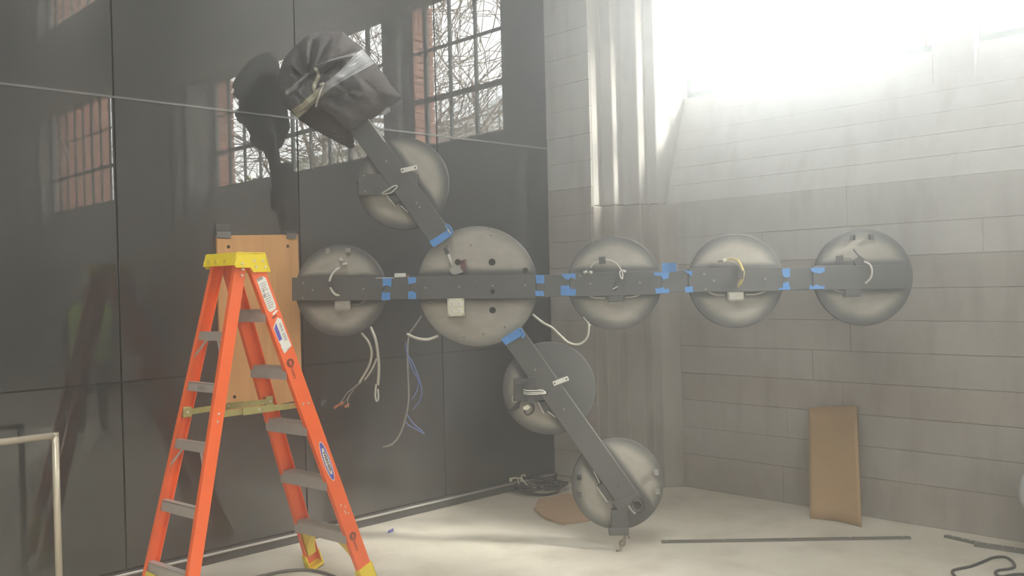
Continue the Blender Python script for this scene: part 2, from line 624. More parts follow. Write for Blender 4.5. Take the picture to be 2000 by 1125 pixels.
def bay(n, y0, y1, segs, sill, head, base, xb):
    """sloped apron, spandrel and steel windows of one bay"""
    # apron boards (sloping sill)
    ap = MB().loft([Vector((xb + .010, y0, base)), Vector((.76, y0, base)), Vector((.76, y0, sill)), Vector((XG - .03, y0, sill))],
                   [Vector((xb + .010, y1, base)), Vector((.76, y1, base)), Vector((.76, y1, sill)), Vector((XG - .03, y1, sill))]).build('trim_%d' % (10 + n), 'upper')
    struct(ap, 'sloping concrete sill under the windows of bay %s' % ('one', 'two', 'three', 'four')[n])
    nb = 6
    for i in range(nb):
        f0, f1 = i / nb + .0012, (i + 1) / nb - .0012
        ox = .02 if i % 2 else .012
        A = [Vector((xb + (XG - .03 - xb) * f0 - .0, y0, base + (sill - base) * f0)),
             Vector((xb + (XG - .03 - xb) * f1 - .0, y0, base + (sill - base) * f1)),
             Vector((xb + (XG - .03 - xb) * f1 + .04, y0, base + (sill - base) * f1 - .012)),
             Vector((xb + (XG - .03 - xb) * f0 + .04, y0, base + (sill - base) * f0 - .01))]
        B = [Vector((v.x, y1, v.z)) for v in A]
        MB().loft(A, B).build('concrete_course', 'upper', ap, bevel=.0012)


bay(0, -.78, -7.2, None, 2.95, 4.45, LEDGE, X2)
bay(1, -8.9, -14.2, None, 3.08, 4.95, LEDGE, X2)
bay(2, -.78, -7.2, None, 6.5, 8.3, 5.95, .2)
bay(3, -8.9, -14.2, None, 6.5, 8.3, 5.95, .2)
# spandrels and upper wall
sp1 = struct(MB().bb(.06, .76, -.5, -7.6, 4.42, 5.95).build('wall_upper', 'wall2'), 'concrete spandrel above the first row of windows')
MB().bb(.02, .34, -.5, -7.6, 4.36, 4.5).build('lintel_band', 'wall2', sp1, bevel=.01)
MB().bb(.44, .62, -.5, -7.6, 4.38, 4.5).build('lintel_band', 'wall2', sp1, bevel=.01)
sp2 = struct(MB().bb(.06, .76, -8.5, -14.4, 4.92, 5.95).build('wall_upper', 'wall2'), 'concrete spandrel above the second bay of windows')
MB().bb(.02, .34, -8.5, -14.4, 4.86, 5.0).build('lintel_band', 'wall2', sp2, bevel=.01)
MB().bb(.44, .62, -8.5, -14.4, 4.88, 5.0).build('lintel_band', 'wall2', sp2, bevel=.01)
struct(MB().bb(.06, .76, .0, ROOM_Y0, 8.3, ROOM_Z).build('wall_upper', 'wall2'), 'concrete wall band under the ceiling')
# pier between the corner window and the wide window
pier = struct(MB().bb(.62, .80, -2.72, -2.98, 2.66, 4.5).build('wall_pier', 'upper', bevel=.008), 'narrow concrete pier between the corner window and the wide window')

# windows: steel frames with muntins and panes
win_no = [0]
bar_cache = {}


def boxobj(name, c, s, m, parent, key=None):
    key = (m, round(s[0], 4), round(s[1], 4), round(s[2], 4))
    if key not in bar_cache:
        me = bpy.data.meshes.new(name)
        b = MB().box((0, 0, 0), s)
        me.from_pydata([tuple(v) for v in b.v], [], b.f)
        me.materials.append(M[m])
        bar_cache[key] = me
    return link(name, bar_cache[key], parent, loc=c)


def window(ya, yb, z0, z1, cols_, rows_, label, thick_row=1, x=XG):
    win_no[0] += 1
    w = empty('window_%d' % win_no[0], (x, (ya + yb) / 2, z0))
    struct(w, label)
    W, H = abs(yb - ya), z1 - z0
    for s in (-1, 1):
        boxobj('frame_bar', (0, s * (W / 2 - .02), H / 2), (.05, .04, H), 'steel_frame', w)
    boxobj('frame_bar', (0, 0, .02), (.05, W, .04), 'steel_frame', w)
    boxobj('frame_bar', (0, 0, H - .02), (.05, W, .04), 'steel_frame', w)
    for i in range(1, cols_):
        boxobj('muntin', (0, -W / 2 + W * i / cols_, H / 2), (.03, .05 if i % 4 == 1 else .026, H), 'steel_frame', w)
    for j in range(1, rows_):
        boxobj('muntin', (0, 0, H * j / rows_), (.03, W, .05 if j == thick_row else .026), 'steel_frame', w)
    for i in range(cols_):
        for j in range(rows_):
            boxobj('pane', (0, -W / 2 + W * (i + .5) / cols_, H * (j + .5) / rows_), (.005, W / cols_ - .012, H / rows_ - .012), 'glass', w)
    portal('window_daylight', (x + .06, (ya + yb) / 2, (z0 + z1) / 2), (0, radians(90), 0), H, W)


window(-.84, -2.74, 2.95, 4.45, 5, 3, 'steel window beside the corner pilaster')
window(-2.96, -6.96, 2.95, 4.45, 10, 3, 'wide steel window in the first bay')
window(-9.1, -13.5, 3.08, 4.95, 11, 3, 'wide steel window in the second bay')
window(-.84, -6.96, 6.5, 8.3, 16, 3, 'upper storey steel window in the first bay')
window(-9.1, -13.5, 6.5, 8.3, 11, 3, 'upper storey steel window in the second bay')
MB().bb(.5, .8, -13.5, -14.3, 2.9, 8.3).build('jamb', 'wall2', wr)

# brick outer skin: jambs of single bricks outside the glass
struct(MB().bb(.8, 1.85, -13.70, -14.2, -1, 9.4).build('wall_wing', 'brick'), 'red brick wing wall outside the second bay')
ext = struct(MB().bb(.80, 1.02, .3, ROOM_Y0, -.3, 2.9).build('wall_outer', 'brick'), 'red brick outer skin of the building')
for (y0, y1, z0, z1) in ((-2.66, -3.04, 2.9, 4.55), (-7.08, -8.85, 2.9, 8.4), (-13.66, -16.2, 2.9, 8.4), (.3, -.72, 2.9, 8.4),
                         (-.7, -7.1, 4.55, 6.45), (-8.8, -13.7, 5.0, 6.45), (.3, -16.2, 8.4, 9.5)):
    MB().bb(.80, 1.02, y0, y1, z0, z1).build('brick_backing', 'mortar' if y1 - y0 > -2.6 else 'brick', ext)
brick_me = None
for (yj, z0, n) in ((-2.66, 2.92, 21), (-7.08, 2.92, 21), (-13.66, 3.06, 26), (-13.66, 6.48, 24)):
    for i in range(n):
        for j in range(2):
            s = (.104 if j else .118, .05, .064)
            xx = .868 if j == 0 else .985
            if i % 2:
                s = (.118 if j else .104, .05, .064)
                xx = .860 if j == 0 else .978
            boxobj('brick', (xx, yj + .005 + .004 * ((i * 7 + j * 3) % 3), z0 + i * .076 + .034), s, 'brick', ext)
for (y0, y1, z0, z1) in ((-2.63, -3.05, 2.9, 4.5),):
    for i in range(21):
        boxobj('brick', (.77, -2.61 - .003 * (i % 2), 2.92 + i * .076 + .034), (.05, .03, .064), 'brick', ext)
        boxobj('brick', (.77, -6.985 - .003 * (i % 2), 2.92 + i * .076 + .034), (.05, .03, .064), 'brick', ext)

# the far side of the room, behind the camera: plaster walls, with tall openings added for fill light
wb = MB()
wb.bb(ROOM_X0 - .3, .75, ROOM_Y0 - .3, ROOM_Y0, 0, ROOM_Z)
struct(wb.build('wall_back', 'plaster'), 'plaster wall at the far end behind the camera')
ww = MB()
OPEN = [(-9.0, -11.0), (-12.5, -14.5)]
Z0, Z1 = 3.0, 6.0
ww.bb(ROOM_X0 - .3, ROOM_X0, .3, ROOM_Y0, 0, Z0)
ww.bb(ROOM_X0 - .3, ROOM_X0, .3, ROOM_Y0, Z1, ROOM_Z)
ys = [.3] + [v for o_ in OPEN for v in o_] + [ROOM_Y0]
for i in range(0, len(ys), 2):
    ww.bb(ROOM_X0 - .3, ROOM_X0, ys[i], ys[i + 1], Z0, Z1)
struct(ww.build('wall_opposite', 'plaster'), 'plaster wall behind the camera with tall windows added for fill light')
for (a, b) in OPEN:
    win_no[0] += 1
    w = empty('window_%d' % win_no[0], (ROOM_X0 - .15, (a + b) / 2, Z0))
    struct(w, 'tall unseen window added behind the camera for fill light')
    W, H = abs(a - b), Z1 - Z0
    for i in range(5):
        boxobj('muntin', (0, -W / 2 + W * i / 4, H / 2), (.05, .06, H), 'steel_frame', w)
    for j in range(6):
        boxobj('muntin', (0, 0, H * j / 5), (.05, W, .06), 'steel_frame', w)
    for i in range(4):
        for j in range(5):
            boxobj('pane', (0, -W / 2 + W * (i + .5) / 4, H * (j + .5) / 5), (.006, W / 4 - .05, H / 5 - .05), 'glass', w)
    portal('window_daylight', (ROOM_X0 - .2, (a + b) / 2, (Z0 + Z1) / 2), (0, radians(-90), 0), H, W)

win_no[0] += 1
w = empty('window_%d' % win_no[0], ((SKL[0] + SKL[1]) / 2, (SKL[2] + SKL[3]) / 2, ROOM_Z + .15))
struct(w, 'long unseen roof light added to brighten the floor')
for i in range(9):
    boxobj('glazing_bar', (0, (SKL[3] - SKL[2]) * (i / 8 - .5), 0), (SKL[1] - SKL[0], .06, .1), 'steel_frame', w)
for i in range(3):
    boxobj('glazing_bar', ((SKL[1] - SKL[0]) * (i / 2 - .5), 0, 0), (.06, SKL[3] - SKL[2], .1), 'steel_frame', w)
for i in range(8):
    for j in range(2):
        boxobj('pane', ((SKL[1] - SKL[0]) * (j / 2 - .25), (SKL[3] - SKL[2]) * ((i + .5) / 8 - .5), 0), ((SKL[1] - SKL[0]) / 2 - .06, (SKL[3] - SKL[2]) / 8 - .06, .006), 'glass', w)
portal('added_roof_daylight', ((SKL[0] + SKL[1]) / 2, (SKL[2] + SKL[3]) / 2, ROOM_Z + .25), (0, 0, 0), SKL[1] - SKL[0], SKL[3] - SKL[2])

# ================================================================== OUTSIDE
gr = MB().bb(-60, 120, -110, 60, -1.2, -.6).build('ground', 'grass')
struct(gr, 'winter ground outside the windows')


def bare_tree(loc, h, seed, label, spread=1.0, lean=(0, 0)):
    R = random.Random(seed)
    tb = MB()

    def grow(p, d, ln, r, depth):
        pts, rad = [p], [r]
        q, dd = p.copy(), d.copy()
        n = 4 if depth < 3 else 3
        for i in range(n):
            dd = (dd + Vector((R.uniform(-1, 1), R.uniform(-1, 1), R.uniform(-.5, .7))) * .22).normalized()
            if loc[0] + q.x < 2.2:
                dd.x = abs(dd.x) + .2
                dd.normalize()
            q = q + dd * (ln / n)
            pts.append(q.copy())
            rad.append(max(.008, r * (1 - .45 * (i + 1) / n)))
        tb.tube(pts, rad, 8 if depth < 2 else (5 if depth < 4 else 3))
        if depth >= 6:
            return
        kids = (4 if depth == 0 else 3 if depth < 5 else 2)
        for k in range(kids):
            t = R.uniform(.35, 1.0) if k else 1.0
            j = min(n, max(1, round(t * n)))
            az = R.uniform(0, 2 * pi)
            sp = R.uniform(.5, 1.0) * spread
            a = dd.orthogonal().normalized()
            b = dd.cross(a)
            nd = (dd + (a * cos(az) + b * sin(az)) * sp + Vector((0, 0, .05))).normalized()
            grow(pts[j], nd, ln * R.uniform(.66, .86), rad[j] * R.uniform(.5, .66), depth + 1)
    root = empty('bare_tree', loc)
    grow(Vector((0, 0, 0)), Vector((lean[0], lean[1], 1)).normalized(), h * .34, h * .032, 0)
    tb.build('trunk_and_branches', 'bark', root)
    tag(root, label, 'tree', 'bare trees outside the windows')


bare_tree((4.6, -6.4, -.6), 8.6, 11, 'bare winter tree close outside the corner window', 1.05)
bare_tree((4.6, -11.6, -.6), 8.8, 5, 'bare thick trunked tree leaning outside the wide window', 1.05, (.12, .35))
bare_tree((13.5, -20.5, -.6), 9.5, 23, 'bare tree farther off behind the wide window', 1.0)
bare_tree((11.0, -10.5, -.6), 9.0, 31, 'bare forked tree far behind the corner window', 1.1)
bare_tree((4.8, -18.5, -.6), 8.0, 41, 'bare tree outside the window of the second bay', 1.05)


def shrub(loc, r, seed, label):
    R = random.Random(seed)
    root = empty('shrub', loc)
    st, lf = MB(), MB()
    for i in range(34):
        az, el = R.uniform(0, 2 * pi), R.uniform(.5, 1.3)
        d = Vector((cos(az) * cos(el), sin(az) * cos(el), sin(el)))
        p = [Vector((0, 0, 0)) + d * (r * 1.6 * t / 4) + Vector((R.uniform(-.08, .08), R.uniform(-.08, .08), 0)) for t in range(5)]
        st.tube(p, [.02, .016, .012, .009, .005], 4)
        for q in range(26):
            c = p[2] + (p[4] - p[2]) * R.random() + Vector((R.gauss(0, .16), R.gauss(0, .16), R.gauss(0, .16)))
            u = Vector((R.gauss(0, 1), R.gauss(0, 1), R.gauss(0, 1))).normalized()
            w = u.orthogonal().normalized()
            L_ = .10
            lf.add([c - u * L_, c + w * .045, c + u * L_, c - w * .045], [(0, 1, 2, 3)])
    st.build('stems', 'bark', root)
    tag(lf.build('leaves', 'leaf', root), kind='stuff')
    tag(root, label, 'shrub', 'leafy shrubs outside the windows')


shrub((7.5, -14.5, -.6), 3.6, 1, 'yellow green shrub low outside the wide window')
shrub((9.5, -8.5, -.6), 3.4, 3, 'grey green shrub outside the corner window')
shrub((8.0, -20.5, -.6), 3.6, 4, 'yellow green shrub outside the second bay')

hs = empty('house', (22, -28, 1.5))
MB().bb(-4, 4, -6, 6, -2.1, 6).build('house_wall', 'far_wall', hs)
MB().loft([Vector((-4.6, -6.5, 6)), Vector((4.6, -6.5, 6)), Vector((0, -6.5, 8.6))], [Vector((-4.6, 6.5, 6)), Vector((4.6, 6.5, 6)), Vector((0, 6.5, 8.6))]).build('roof', 'far_roof', hs)
for yy in (-4, -1.4, 1.4, 4):
    for zz in (1.6, 4.2):
        f = MB().bb(-4.06, -3.98, yy - .6, yy + .6, zz - .75, zz + .75).build('window_frame', 'white_plate', hs)
        MB().bb(-4.08, -4.05, yy - .5, yy + .5, zz - .65, zz + .65).build('window_pane', 'far_roof', f)
tag(hs, 'pale house with a grey pitched roof far outside the windows', 'house')
hs2 = empty('low_building', (16, -44, -.6))
MB().bb(-5, 5, -3, 3, 0, 5).build('building_wall', 'far_wall', hs2)
MB().bb(-5.2, 5.2, -3.2, 3.2, 5, 5.4).build('roof', 'far_roof', hs2)
for xx in (-3, 0, 3):
    MB().bb(xx - .8, xx + .8, 2.98, 3.05, 2, 3.8).build('window_pane', 'far_roof', hs2)
tag(hs2, 'pale flat roofed building far outside the second bay', 'building')

# ================================================================== THE SIGN FRAME (discs on a bar with two arms, across the corner)
PA = EYE + ray(665, 563) * 5.50
PD = EYE + ray(1687, 541) * 5.33
SEX = Vector((PD.x - PA.x, PD.y - PA.y, 0)).normalized()
SEY = Vector((-SEX.y, SEX.x, 0))
_d = ray(932, 560)
_t = (PA - EYE).dot(SEY) / _d.dot(SEY)
HUB = EYE + _d * _t
S_RZ = atan2(SEX.y, SEX.x)
SORG = Vector((HUB.x, HUB.y, 0))


def sp(px, py, off=0.0):
    """photo pixel -> sign-frame coordinates on the plane `off` metres in front of the discs"""
    d = ray(px, py)
    t = ((PA - EYE).dot(SEY) - off) / d.dot(SEY)
    w = EYE + d * t - SORG
    return Vector((w.dot(SEX), -off, w.z))


sign = empty('sign_frame', SORG, S_RZ)
tag(sign, 'dark grey metal sign frame of round discs on a long bar with two slanting arms', 'sign frame')
BW, BT = .137, .05


def disc(px, py, D, ang, m, y0=0.0, name='disc'):
    c = sp(px, py)
    r = D / 2
    n = 72
    R = []
    for (rr, yy) in ((r * .2, 0.0), (r - .012, 0.0), (r - .003, .003), (r, .012), (r, .034), (r - .004, .038)):
        R.append([Vector((rr * cos(2 * pi * k / n), yy, rr * sin(2 * pi * k / n))) for k in range(n)])
    o = MB().rings(R).build(name, m, sign, loc=(c.x, y0, c.z), rot=(0, -ang, 0))
    return smooth_angle(o, 35)


DS = .545
m_d = disc_mat('sprayed_disc', DS / 2, BW)
m_dh = disc_mat('sprayed_hub_disc', .40, BW)
m_dl = disc_mat('sprayed_disc_half', DS / 2, BW, side=1)
aU = atan2(-(458 - 232), (882 - 719))        # image slope of the upper arm
aL = atan2(-(969 - 651), (1256 - 1022))
dA = disc(664.5, 567.5, DS, 0, m_d)
dH = disc(932, 559.5, .71, 0, m_dh, name='hub_disc')
dB = disc(1200, 553, DS, 0, m_d)
dC = disc(1437.5, 548.5, DS, 0, m_d)
dD = disc(1687, 541.5, .56, 0, m_d)
dU = disc(786.5, 358, DS, aU, m_d, .004)
dL = disc(1072, 759, DS, aL, m_dl, .004)
dE = disc(1206, 946, .535, aL, m_d, .004)
dF = disc(652, 170, DS, aU, m_d, .004)


def beam(p0, p1, w, t0, t1, name, m='paint', parent=sign, bevel=.003):
    """flat box from p0 to p1 (centre line, sign coordinates), w wide, from depth t0 to t1 in front of the discs"""
    a, b = Vector((p0.x, 0, p0.z)), Vector((p1.x, 0, p1.z))
    d = (b - a).normalized()
    nrm = Vector((-d.z, 0, d.x))
    A = [a + nrm * w / 2 + Vector((0, -t0, 0)), a - nrm * w / 2 + Vector((0, -t0, 0)), a - nrm * w / 2 + Vector((0, -t1, 0)), a + nrm * w / 2 + Vector((0, -t1, 0))]
    B = [v + (b - a) for v in A]
    return MB().loft(A, B).build(name, m, parent, bevel=bevel)


def q(px, py):
    return sp(px, py, BT)


# horizontal bar, in the lengths it is joined from
bar_pts = [((570, 565), (750, 563.5)), ((802, 562.5), (1046, 559.5)), ((1113, 557), (1290, 552)), ((1345, 547.5), (1531, 545)), ((1588, 543), (1767, 540.5))]
for i, (a, b) in enumerate(bar_pts):
    beam(q(*a), q(*b), BW, -.002, BT, 'bar')
for i in range(4):
    a, b = bar_pts[i][1], bar_pts[i + 1][0]
    beam(q(*a), q(*b), BW - .008, .004, BT - .004, 'bar_coupling')
# slanting arms
beam(q(701, 243), q(861, 464), .134, -.002, BT, 'upper_arm')
beam(q(999, 652), q(1231, 981), .134, -.002, BT, 'lower_arm')
for (a, b) in (((719, 232), (752, 277)), ((870, 441), (881, 457))):
    beam(q(*a), q(*b), .006, BT - .004, BT + .004, 'edge_strip', 'white_plate', bevel=0)  # white strips paint the highlight on the lit edge of the upper arm
# cross stubs at the middle discs of the arms
beam(q(699, 360.5), q(815, 359), .126, -.001, BT - .006, 'cross_stub')
beam(q(1003, 762), q(1100, 760), .130, -.001, BT - .006, 'cross_stub')
# gussets (small plates) under the arms
for pts in (((756, 381), (768, 401), (778, 395), (786, 385)), ((1052, 786), (1063, 806), (1072, 800), (1080, 786)), ((1167, 950), (1187, 979), (1199, 971), (1182, 942))):
    A = [sp(x, y, .035) for x, y in pts]
    MB().loft([v + Vector((0, .034, 0)) for v in A], A).build('gusset_plate', 'paint', sign)
for (a, b) in (((755, 381), (771, 402)), ((1051, 786), (1062, 807)), ((1166, 951), (1186, 980)), ((783, 402), (797, 414)), ((1070, 804), (1085, 815)), ((1160, 921), (1171, 943))):
    beam(sp(*a, .036), sp(*b, .036), .005, .030, .038, 'edge_strip', 'white_plate', bevel=0)
# white drilled cleats on the arms
for (a, b) in (((783, 334), (815, 327)), ((1080, 750), (1110, 738.5))):
    o = beam(q(*a), q(*b), .028, BT, BT + .006, 'cleat', 'white_plate')
    for f in (.12, .88):
        c = q(a[0] + (b[0] - a[0]) * f, a[1] + (b[1] - a[1]) * f)
        MB().cyl((c.x, -BT - .0055, c.z), (c.x, -BT - .0072, c.z), .005, 10).build('screw_hole', 'hole', o)
# holes, bolts and rings
for (x, y, r, off) in ((961, 512, 7, 0), (1026, 528, 5.5, 0), (962, 606, 6.5, 0), (894, 512, 6, 0), (962, 569, 5, BT), (920, 479, 1.6, 0), (959, 460, 1.6, 0), (954, 446, 1.4, 0), (874, 481, 1.4, 0), (944, 653, 1.6, 0), (906, 659, 1.4, 0), (986, 639, 1.6, 0), (928, 560, 1.7, BT), (1048, 557, 1.7, BT), (659, 566, 1.6, BT), (750, 564, 1.6, BT), (1201, 554, 2, BT), (1293, 551, 1.6, BT), (1535, 545, 1.8, BT), (775, 345, 1.3, BT), (837, 432, 1.6, BT), (1090, 775, 1.6, BT), (1124, 833, 1.6, BT), (1207, 950, 2.2, BT), (698, 357, 1.8, .044), (1015, 667 + 155, 1.4, 0), (602, 630, 1.8, 0), (1073, 762, 1.6, BT)):
    c = sp(x, y, off)
    rr = r * 5.45 / FPX
    MB().cyl((c.x, c.y + .001, c.z), (c.x, c.y - .0012, c.z), rr, 14).build('hole', 'hole', sign)
for (x, y, off) in ((611, 567, BT), (710, 564, BT), (897, 560, BT), (962, 558, BT), (1026, 557, BT), (1153, 554, BT), (1250, 552, BT), (1394, 548, BT), (1494, 545, BT), (755, 315, BT), (712, 343, .044), (713, 374, .044), (814, 397, BT), (820, 405, BT), (1045, 722, BT), (1102, 799, BT), (593, 553, BT), (592, 582, BT), (1133, 539, BT), (1375, 535, BT), (1378, 565, BT), (831, 562, BT)):
    c = sp(x, y, off)
    MB().cyl((c.x, c.y, c.z), (c.x, c.y - .010, c.z), .006, 8).build('bolt', 'grey_wire', sign)
c = sp(840, 595, .002)
MB().tube([(c.x + .019 * cos(a * pi / 12), c.y, c.z + .019 * sin(a * pi / 12)) for a in range(24)], .002, 6, closed=True).build('knockout_ring', 'grey_wire', sign, smooth=True)
# small angle clips on the discs
for (x, y, flip) in ((641, 490, 0), (680, 489, 1), (1665, 464, 0), (1702, 463, 1), (1131, 932, 1), (1131, 966, 1), (1281, 922, 1), (1284, 959, 1)):
    c = sp(x, y)
    o = MB()
    o.bb(c.x - .014, c.x + .014, -.003, 0, c.z - .014, c.z + .014)
    if flip:
        o.bb(c.x - .014, c.x - .011, -.022, 0, c.z - .014, c.z + .014)
        o.bb(c.x - .014, c.x + .014, -.022, 0, c.z - .014, c.z - .011)
    else:
        o.bb(c.x + .006, c.x + .010, -.024, 0, c.z - .016, c.z + .016)
    o.build('angle_clip', 'grey_wire' if x < 1600 and x > 1200 or x < 700 else 'paint', sign)

# electrical boxes below the bar
for (x0, y0, x1, y1, m) in ((653, 588, 684, 606, 'silver'), (1187, 575, 1219, 590, 'paint'), (1421, 569, 1453, 587, 'silver'), (1649, 563, 1682, 580, 'paint')):
    a, b = sp(x0, y0, .045), sp(x1, y1, .045)
    o = MB().bb(a.x, b.x, -.045, 0, b.z, a.z).build('junction_box', m, sign, bevel=.005, seg=2)
    cx, cz = (a.x + b.x) / 2, (a.z + b.z) / 2
    MB().bb(a.x + .006, b.x - .006, -.0475, -.044, b.z + .006, a.z - .006).build('cover', m, o, bevel=.002)
    for s_ in (-1, 1):
        MB().bb(cx + s_ * .022 - .014, cx + s_ * .022 + .014, -.040, -.01, b.z - .004, b.z + .001).build('knockout_tab', 'silver', o)
a, b = sp(874, 583, .05), sp(907, 617, .05)
ob = MB().bb(a.x, b.x, -.045, 0, b.z, a.z).build('outlet_box', 'silver', sign, bevel=.004)
cover = MB().bb(a.x - .002, b.x + .002, -.052, -.046, b.z - .002, a.z + .002).build('cover', 'outlet', ob, bevel=.006, seg=2)
W_, H_ = b.x - a.x, a.z - b.z
for ix in (-1, 1):
    for iz in (-1, 1):
        cx, cz = (a.x + b.x) / 2 + ix * W_ * .21, (a.z + b.z) / 2 + iz * H_ * .2
        R = [[Vector((cx + rr * cos(k * pi / 10), yy, cz + rr * .86 * sin(k * pi / 10))) for k in range(20)] for rr, yy in ((.0165, -.052), (.0165, -.0555), (.0145, -.0565))]
        MB().rings(R).build('receptacle', 'paper', ob)
        for (dx, dz, w, h) in ((-.0055, .003, .003, .008), (.0055, .003, .003, .007), (0, -.0075, .005, .005)):
            MB().bb(cx + dx - w / 2, cx + dx + w / 2, -.0572, -.056, cz + dz - h / 2, cz + dz + h / 2).build('slot', 'hole', ob)
        kx, kz = (a.x + b.x) / 2 + ix * W_ * .43, (a.z + b.z) / 2 + iz * H_ * .43
        MB().cyl((kx, -.0515, kz), (kx, -.0545, kz), .005, 8).build('screw', 'grey_wire', ob)
# door-closer like link between upper arm and hub
beam(sp(869, 484, .045), sp(875, 496, .045), .022, .035, .055, 'rod_socket', 'tape_dark')
pa, pb = sp(873, 490, .045), sp(884, 520, .03)
MB().cyl(pa, pb, .0075, 10).build('link_rod', 'white_plate', sign, smooth=True)
pts = [sp(x, y, .03) for x, y in ((877, 526), (886, 518), (898, 522), (905, 532), (888, 538), (881, 535))]
MB().loft([v + Vector((0, .03, 0)) for v in pts], pts).build('bracket', 'grey_wire', sign, bevel=.003)
pts = [sp(x, y, .025) for x, y in ((900, 509), (909, 506), (911, 527), (899, 530))]
MB().loft([v + Vector((0, .02, 0)) for v in pts], pts).build('bracket_plate', 'maroon', sign)
# white splice box on the coupling
a, b = sp(770, 534, .03), sp(792, 543.5, .03)
MB().bb(a.x, b.x, -.03, .0, b.z, a.z).build('splice_box', 'white_plate', sign, bevel=.003)
c = sp(796, 539, .03)
MB().cyl((c.x, -.03, c.z), (c.x, 0, c.z), .006, 8).build('red_cap', 'orange_nut', sign)
beam(sp(734, 543, .052), sp(770, 542.5, .052), .004, .05, .053, 'edge_strip', 'white_plate', bevel=0)


def poly_tape(pts, off, m='tape_blue', name='masking_tape', parent=sign, th=.0012):
    A = [sp(x, y, off + th) for x, y in pts]
    B = [sp(x, y, off + th) + Vector((0, th, 0)) for x, y in pts]
    return MB().loft(B, A).build(name, m, parent)


TAPES = [((747, 541), (765, 541), (764, 561), (757, 557), (748, 559)), ((746, 570), (755, 572), (762, 570), (762, 586), (745, 587)),
         ((796, 541), (813, 542), (812, 552), (798, 555)), ((797, 570), (805, 568), (813, 573), (813, 584), (797, 584)),
         ((1046, 537), (1063, 537), (1063, 554), (1047, 553)), ((1045, 568), (1061, 568), (1063, 578), (1046, 578)),
         ((1095, 535), (1124, 534), (1124, 546), (1116, 541), (1111, 546), (1104, 545)), ((1095, 558), (1111, 557), (1114, 564), (1125, 565), (1124, 577), (1095, 577)),
         ((1277, 532), (1307, 531), (1306, 543), (1296, 546), (1291, 539), (1278, 538)), ((1280, 562), (1285, 564), (1295, 560), (1299, 565), (1307, 563), (1307, 572), (1281, 573)),
         ((1336, 529), (1352, 529), (1352, 540), (1345, 535)), ((1338, 561), (1353, 559), (1353, 571), (1338, 571)),
         ((1527, 525), (1543, 524), (1543, 541), (1534, 542), (1529, 538)), ((1529, 553), (1540, 550), (1544, 566), (1520, 566), (1522, 562), (1529, 562)),
         ((1584, 523), (1611, 522), (1611, 530), (1603, 534), (1592, 533), (1584, 529)), ((1581, 556), (1588, 559), (1595, 555), (1602, 559), (1610, 558), (1611, 564), (1581, 565))]
for t in TAPES:
    poly_tape(t, BT)
# loose flap of tape standing up from the bar
A = []
for i in range(7):
    px = 1293 + 28 * i / 6
    off_ = BT + .004 + .035 * (i / 6) ** 2
    A.append((sp(px, 513.5, off_), sp(px, 531, off_)))
fm = MB()
fm.add([v for ab in A for v in ab], [(2 * i, 2 * i + 2, 2 * i + 3, 2 * i + 1) for i in range(6)])
fo = fm.build('tape_flap', 'tape_blue', sign)
sm = fo.modifiers.new('thickness', 'SOLIDIFY')
sm.thickness = .0012
# tape wrapped over the arm ends
poly_tape(((838, 472), (874, 449), (882, 460), (847, 483)), BT + .001, name='masking_tape')
poly_tape(((978, 663), (1012, 641), (1022, 654), (988, 674)), BT + .001, name='masking_tape')
for pts in (((873, 447), (872, 437), (877, 441), (880, 446), (883, 451), (881, 459)), ((1013, 642), (1018, 643), (1023, 655), (1020, 660))):
    MB().tube([sp(x, y, BT + .008 + .004 * (i % 2)) for i, (x, y) in enumerate(pts)], .006, 5).build('crumpled_tape', 'tape_blue', sign)


def wire(pts, r, m, name='wire', off=.02, parent=sign, n=6, sm_=5):
    P = []
    for p in pts:
        P.append(sp(p[0], p[1], p[2] if len(p) > 2 else off))
    return MB().tube(smoothpath(P, sm_), r, n).build(name, m, parent, smooth=True)


def flex(pts, r, off=.02, name='flexible_conduit', m='conduit'):
    """armoured conduit with ribbed surface"""
    r *= .78
    P = smoothpath([sp(p[0], p[1], p[2] if len(p) > 2 else off) for p in pts], 14)
    # resample evenly
    L_ = [0]
    for i in range(1, len(P)):
        L_.append(L_[-1] + (P[i] - P[i - 1]).length)
    n = max(8, int(L_[-1] / .0045))
    out, rad, j = [], [], 0
    for i in range(n + 1):
        s_ = L_[-1] * i / n
        while j < len(L_) - 2 and L_[j + 1] < s_:
            j += 1
        f = (s_ - L_[j]) / max(1e-6, L_[j + 1] - L_[j])
        out.append(P[j].lerp(P[j + 1], f))
        rad.append(r if i % 2 else r * .82)
    return MB().tube(out, rad, 8).build(name, m, sign, smooth=True)


# conduits and wires hanging from the hub and the discs
flex([(1040, 614, -.04), (1060, 630, -.02), (1078, 640, .0), (1094, 655, .0), (1112, 670, .0), (1132, 672, .0), (1146, 660, .0), (1150, 642, .0), (1147, 622, -.02)], .010)
flex([(795, 652, -.03), (812, 660, -.02), (834, 663, -.02), (856, 656, -.045)], .0125)
flex([(706, 650, -.03), (720, 668, -.02), (726, 690, -.02), (720, 716, -.02), (702, 747, -.02)], .0105)
flex([(723, 638, -.045), (733, 662, -.03), (738, 692, -.03), (740, 720, -.03), (738, 752, -.03)], .0125)
flex([(736, 700, -.035), (726, 722, -.03), (712, 742, -.03)], .0085)
wire([(735, 750, -.03), (733, 770, -.03), (735, 783, -.03), (739, 778, -.03), (738, 760, -.03)], .006, 'white_wire')
wire([(702, 748, -.02), (690, 758, -.02), (678, 768, -.02), (670, 780, -.02), (663, 790, -.02)], .0035, 'grey_wire')
wire([(710, 743, -.03), (694, 758, -.03), (684, 770, -.03), (668, 793, -.03)], .0035, 'rust')
wire([(690, 762, -.02), (682, 774, -.02), (679, 784, -.02), (681, 796, -.02)], .0035, 'grey_wire')
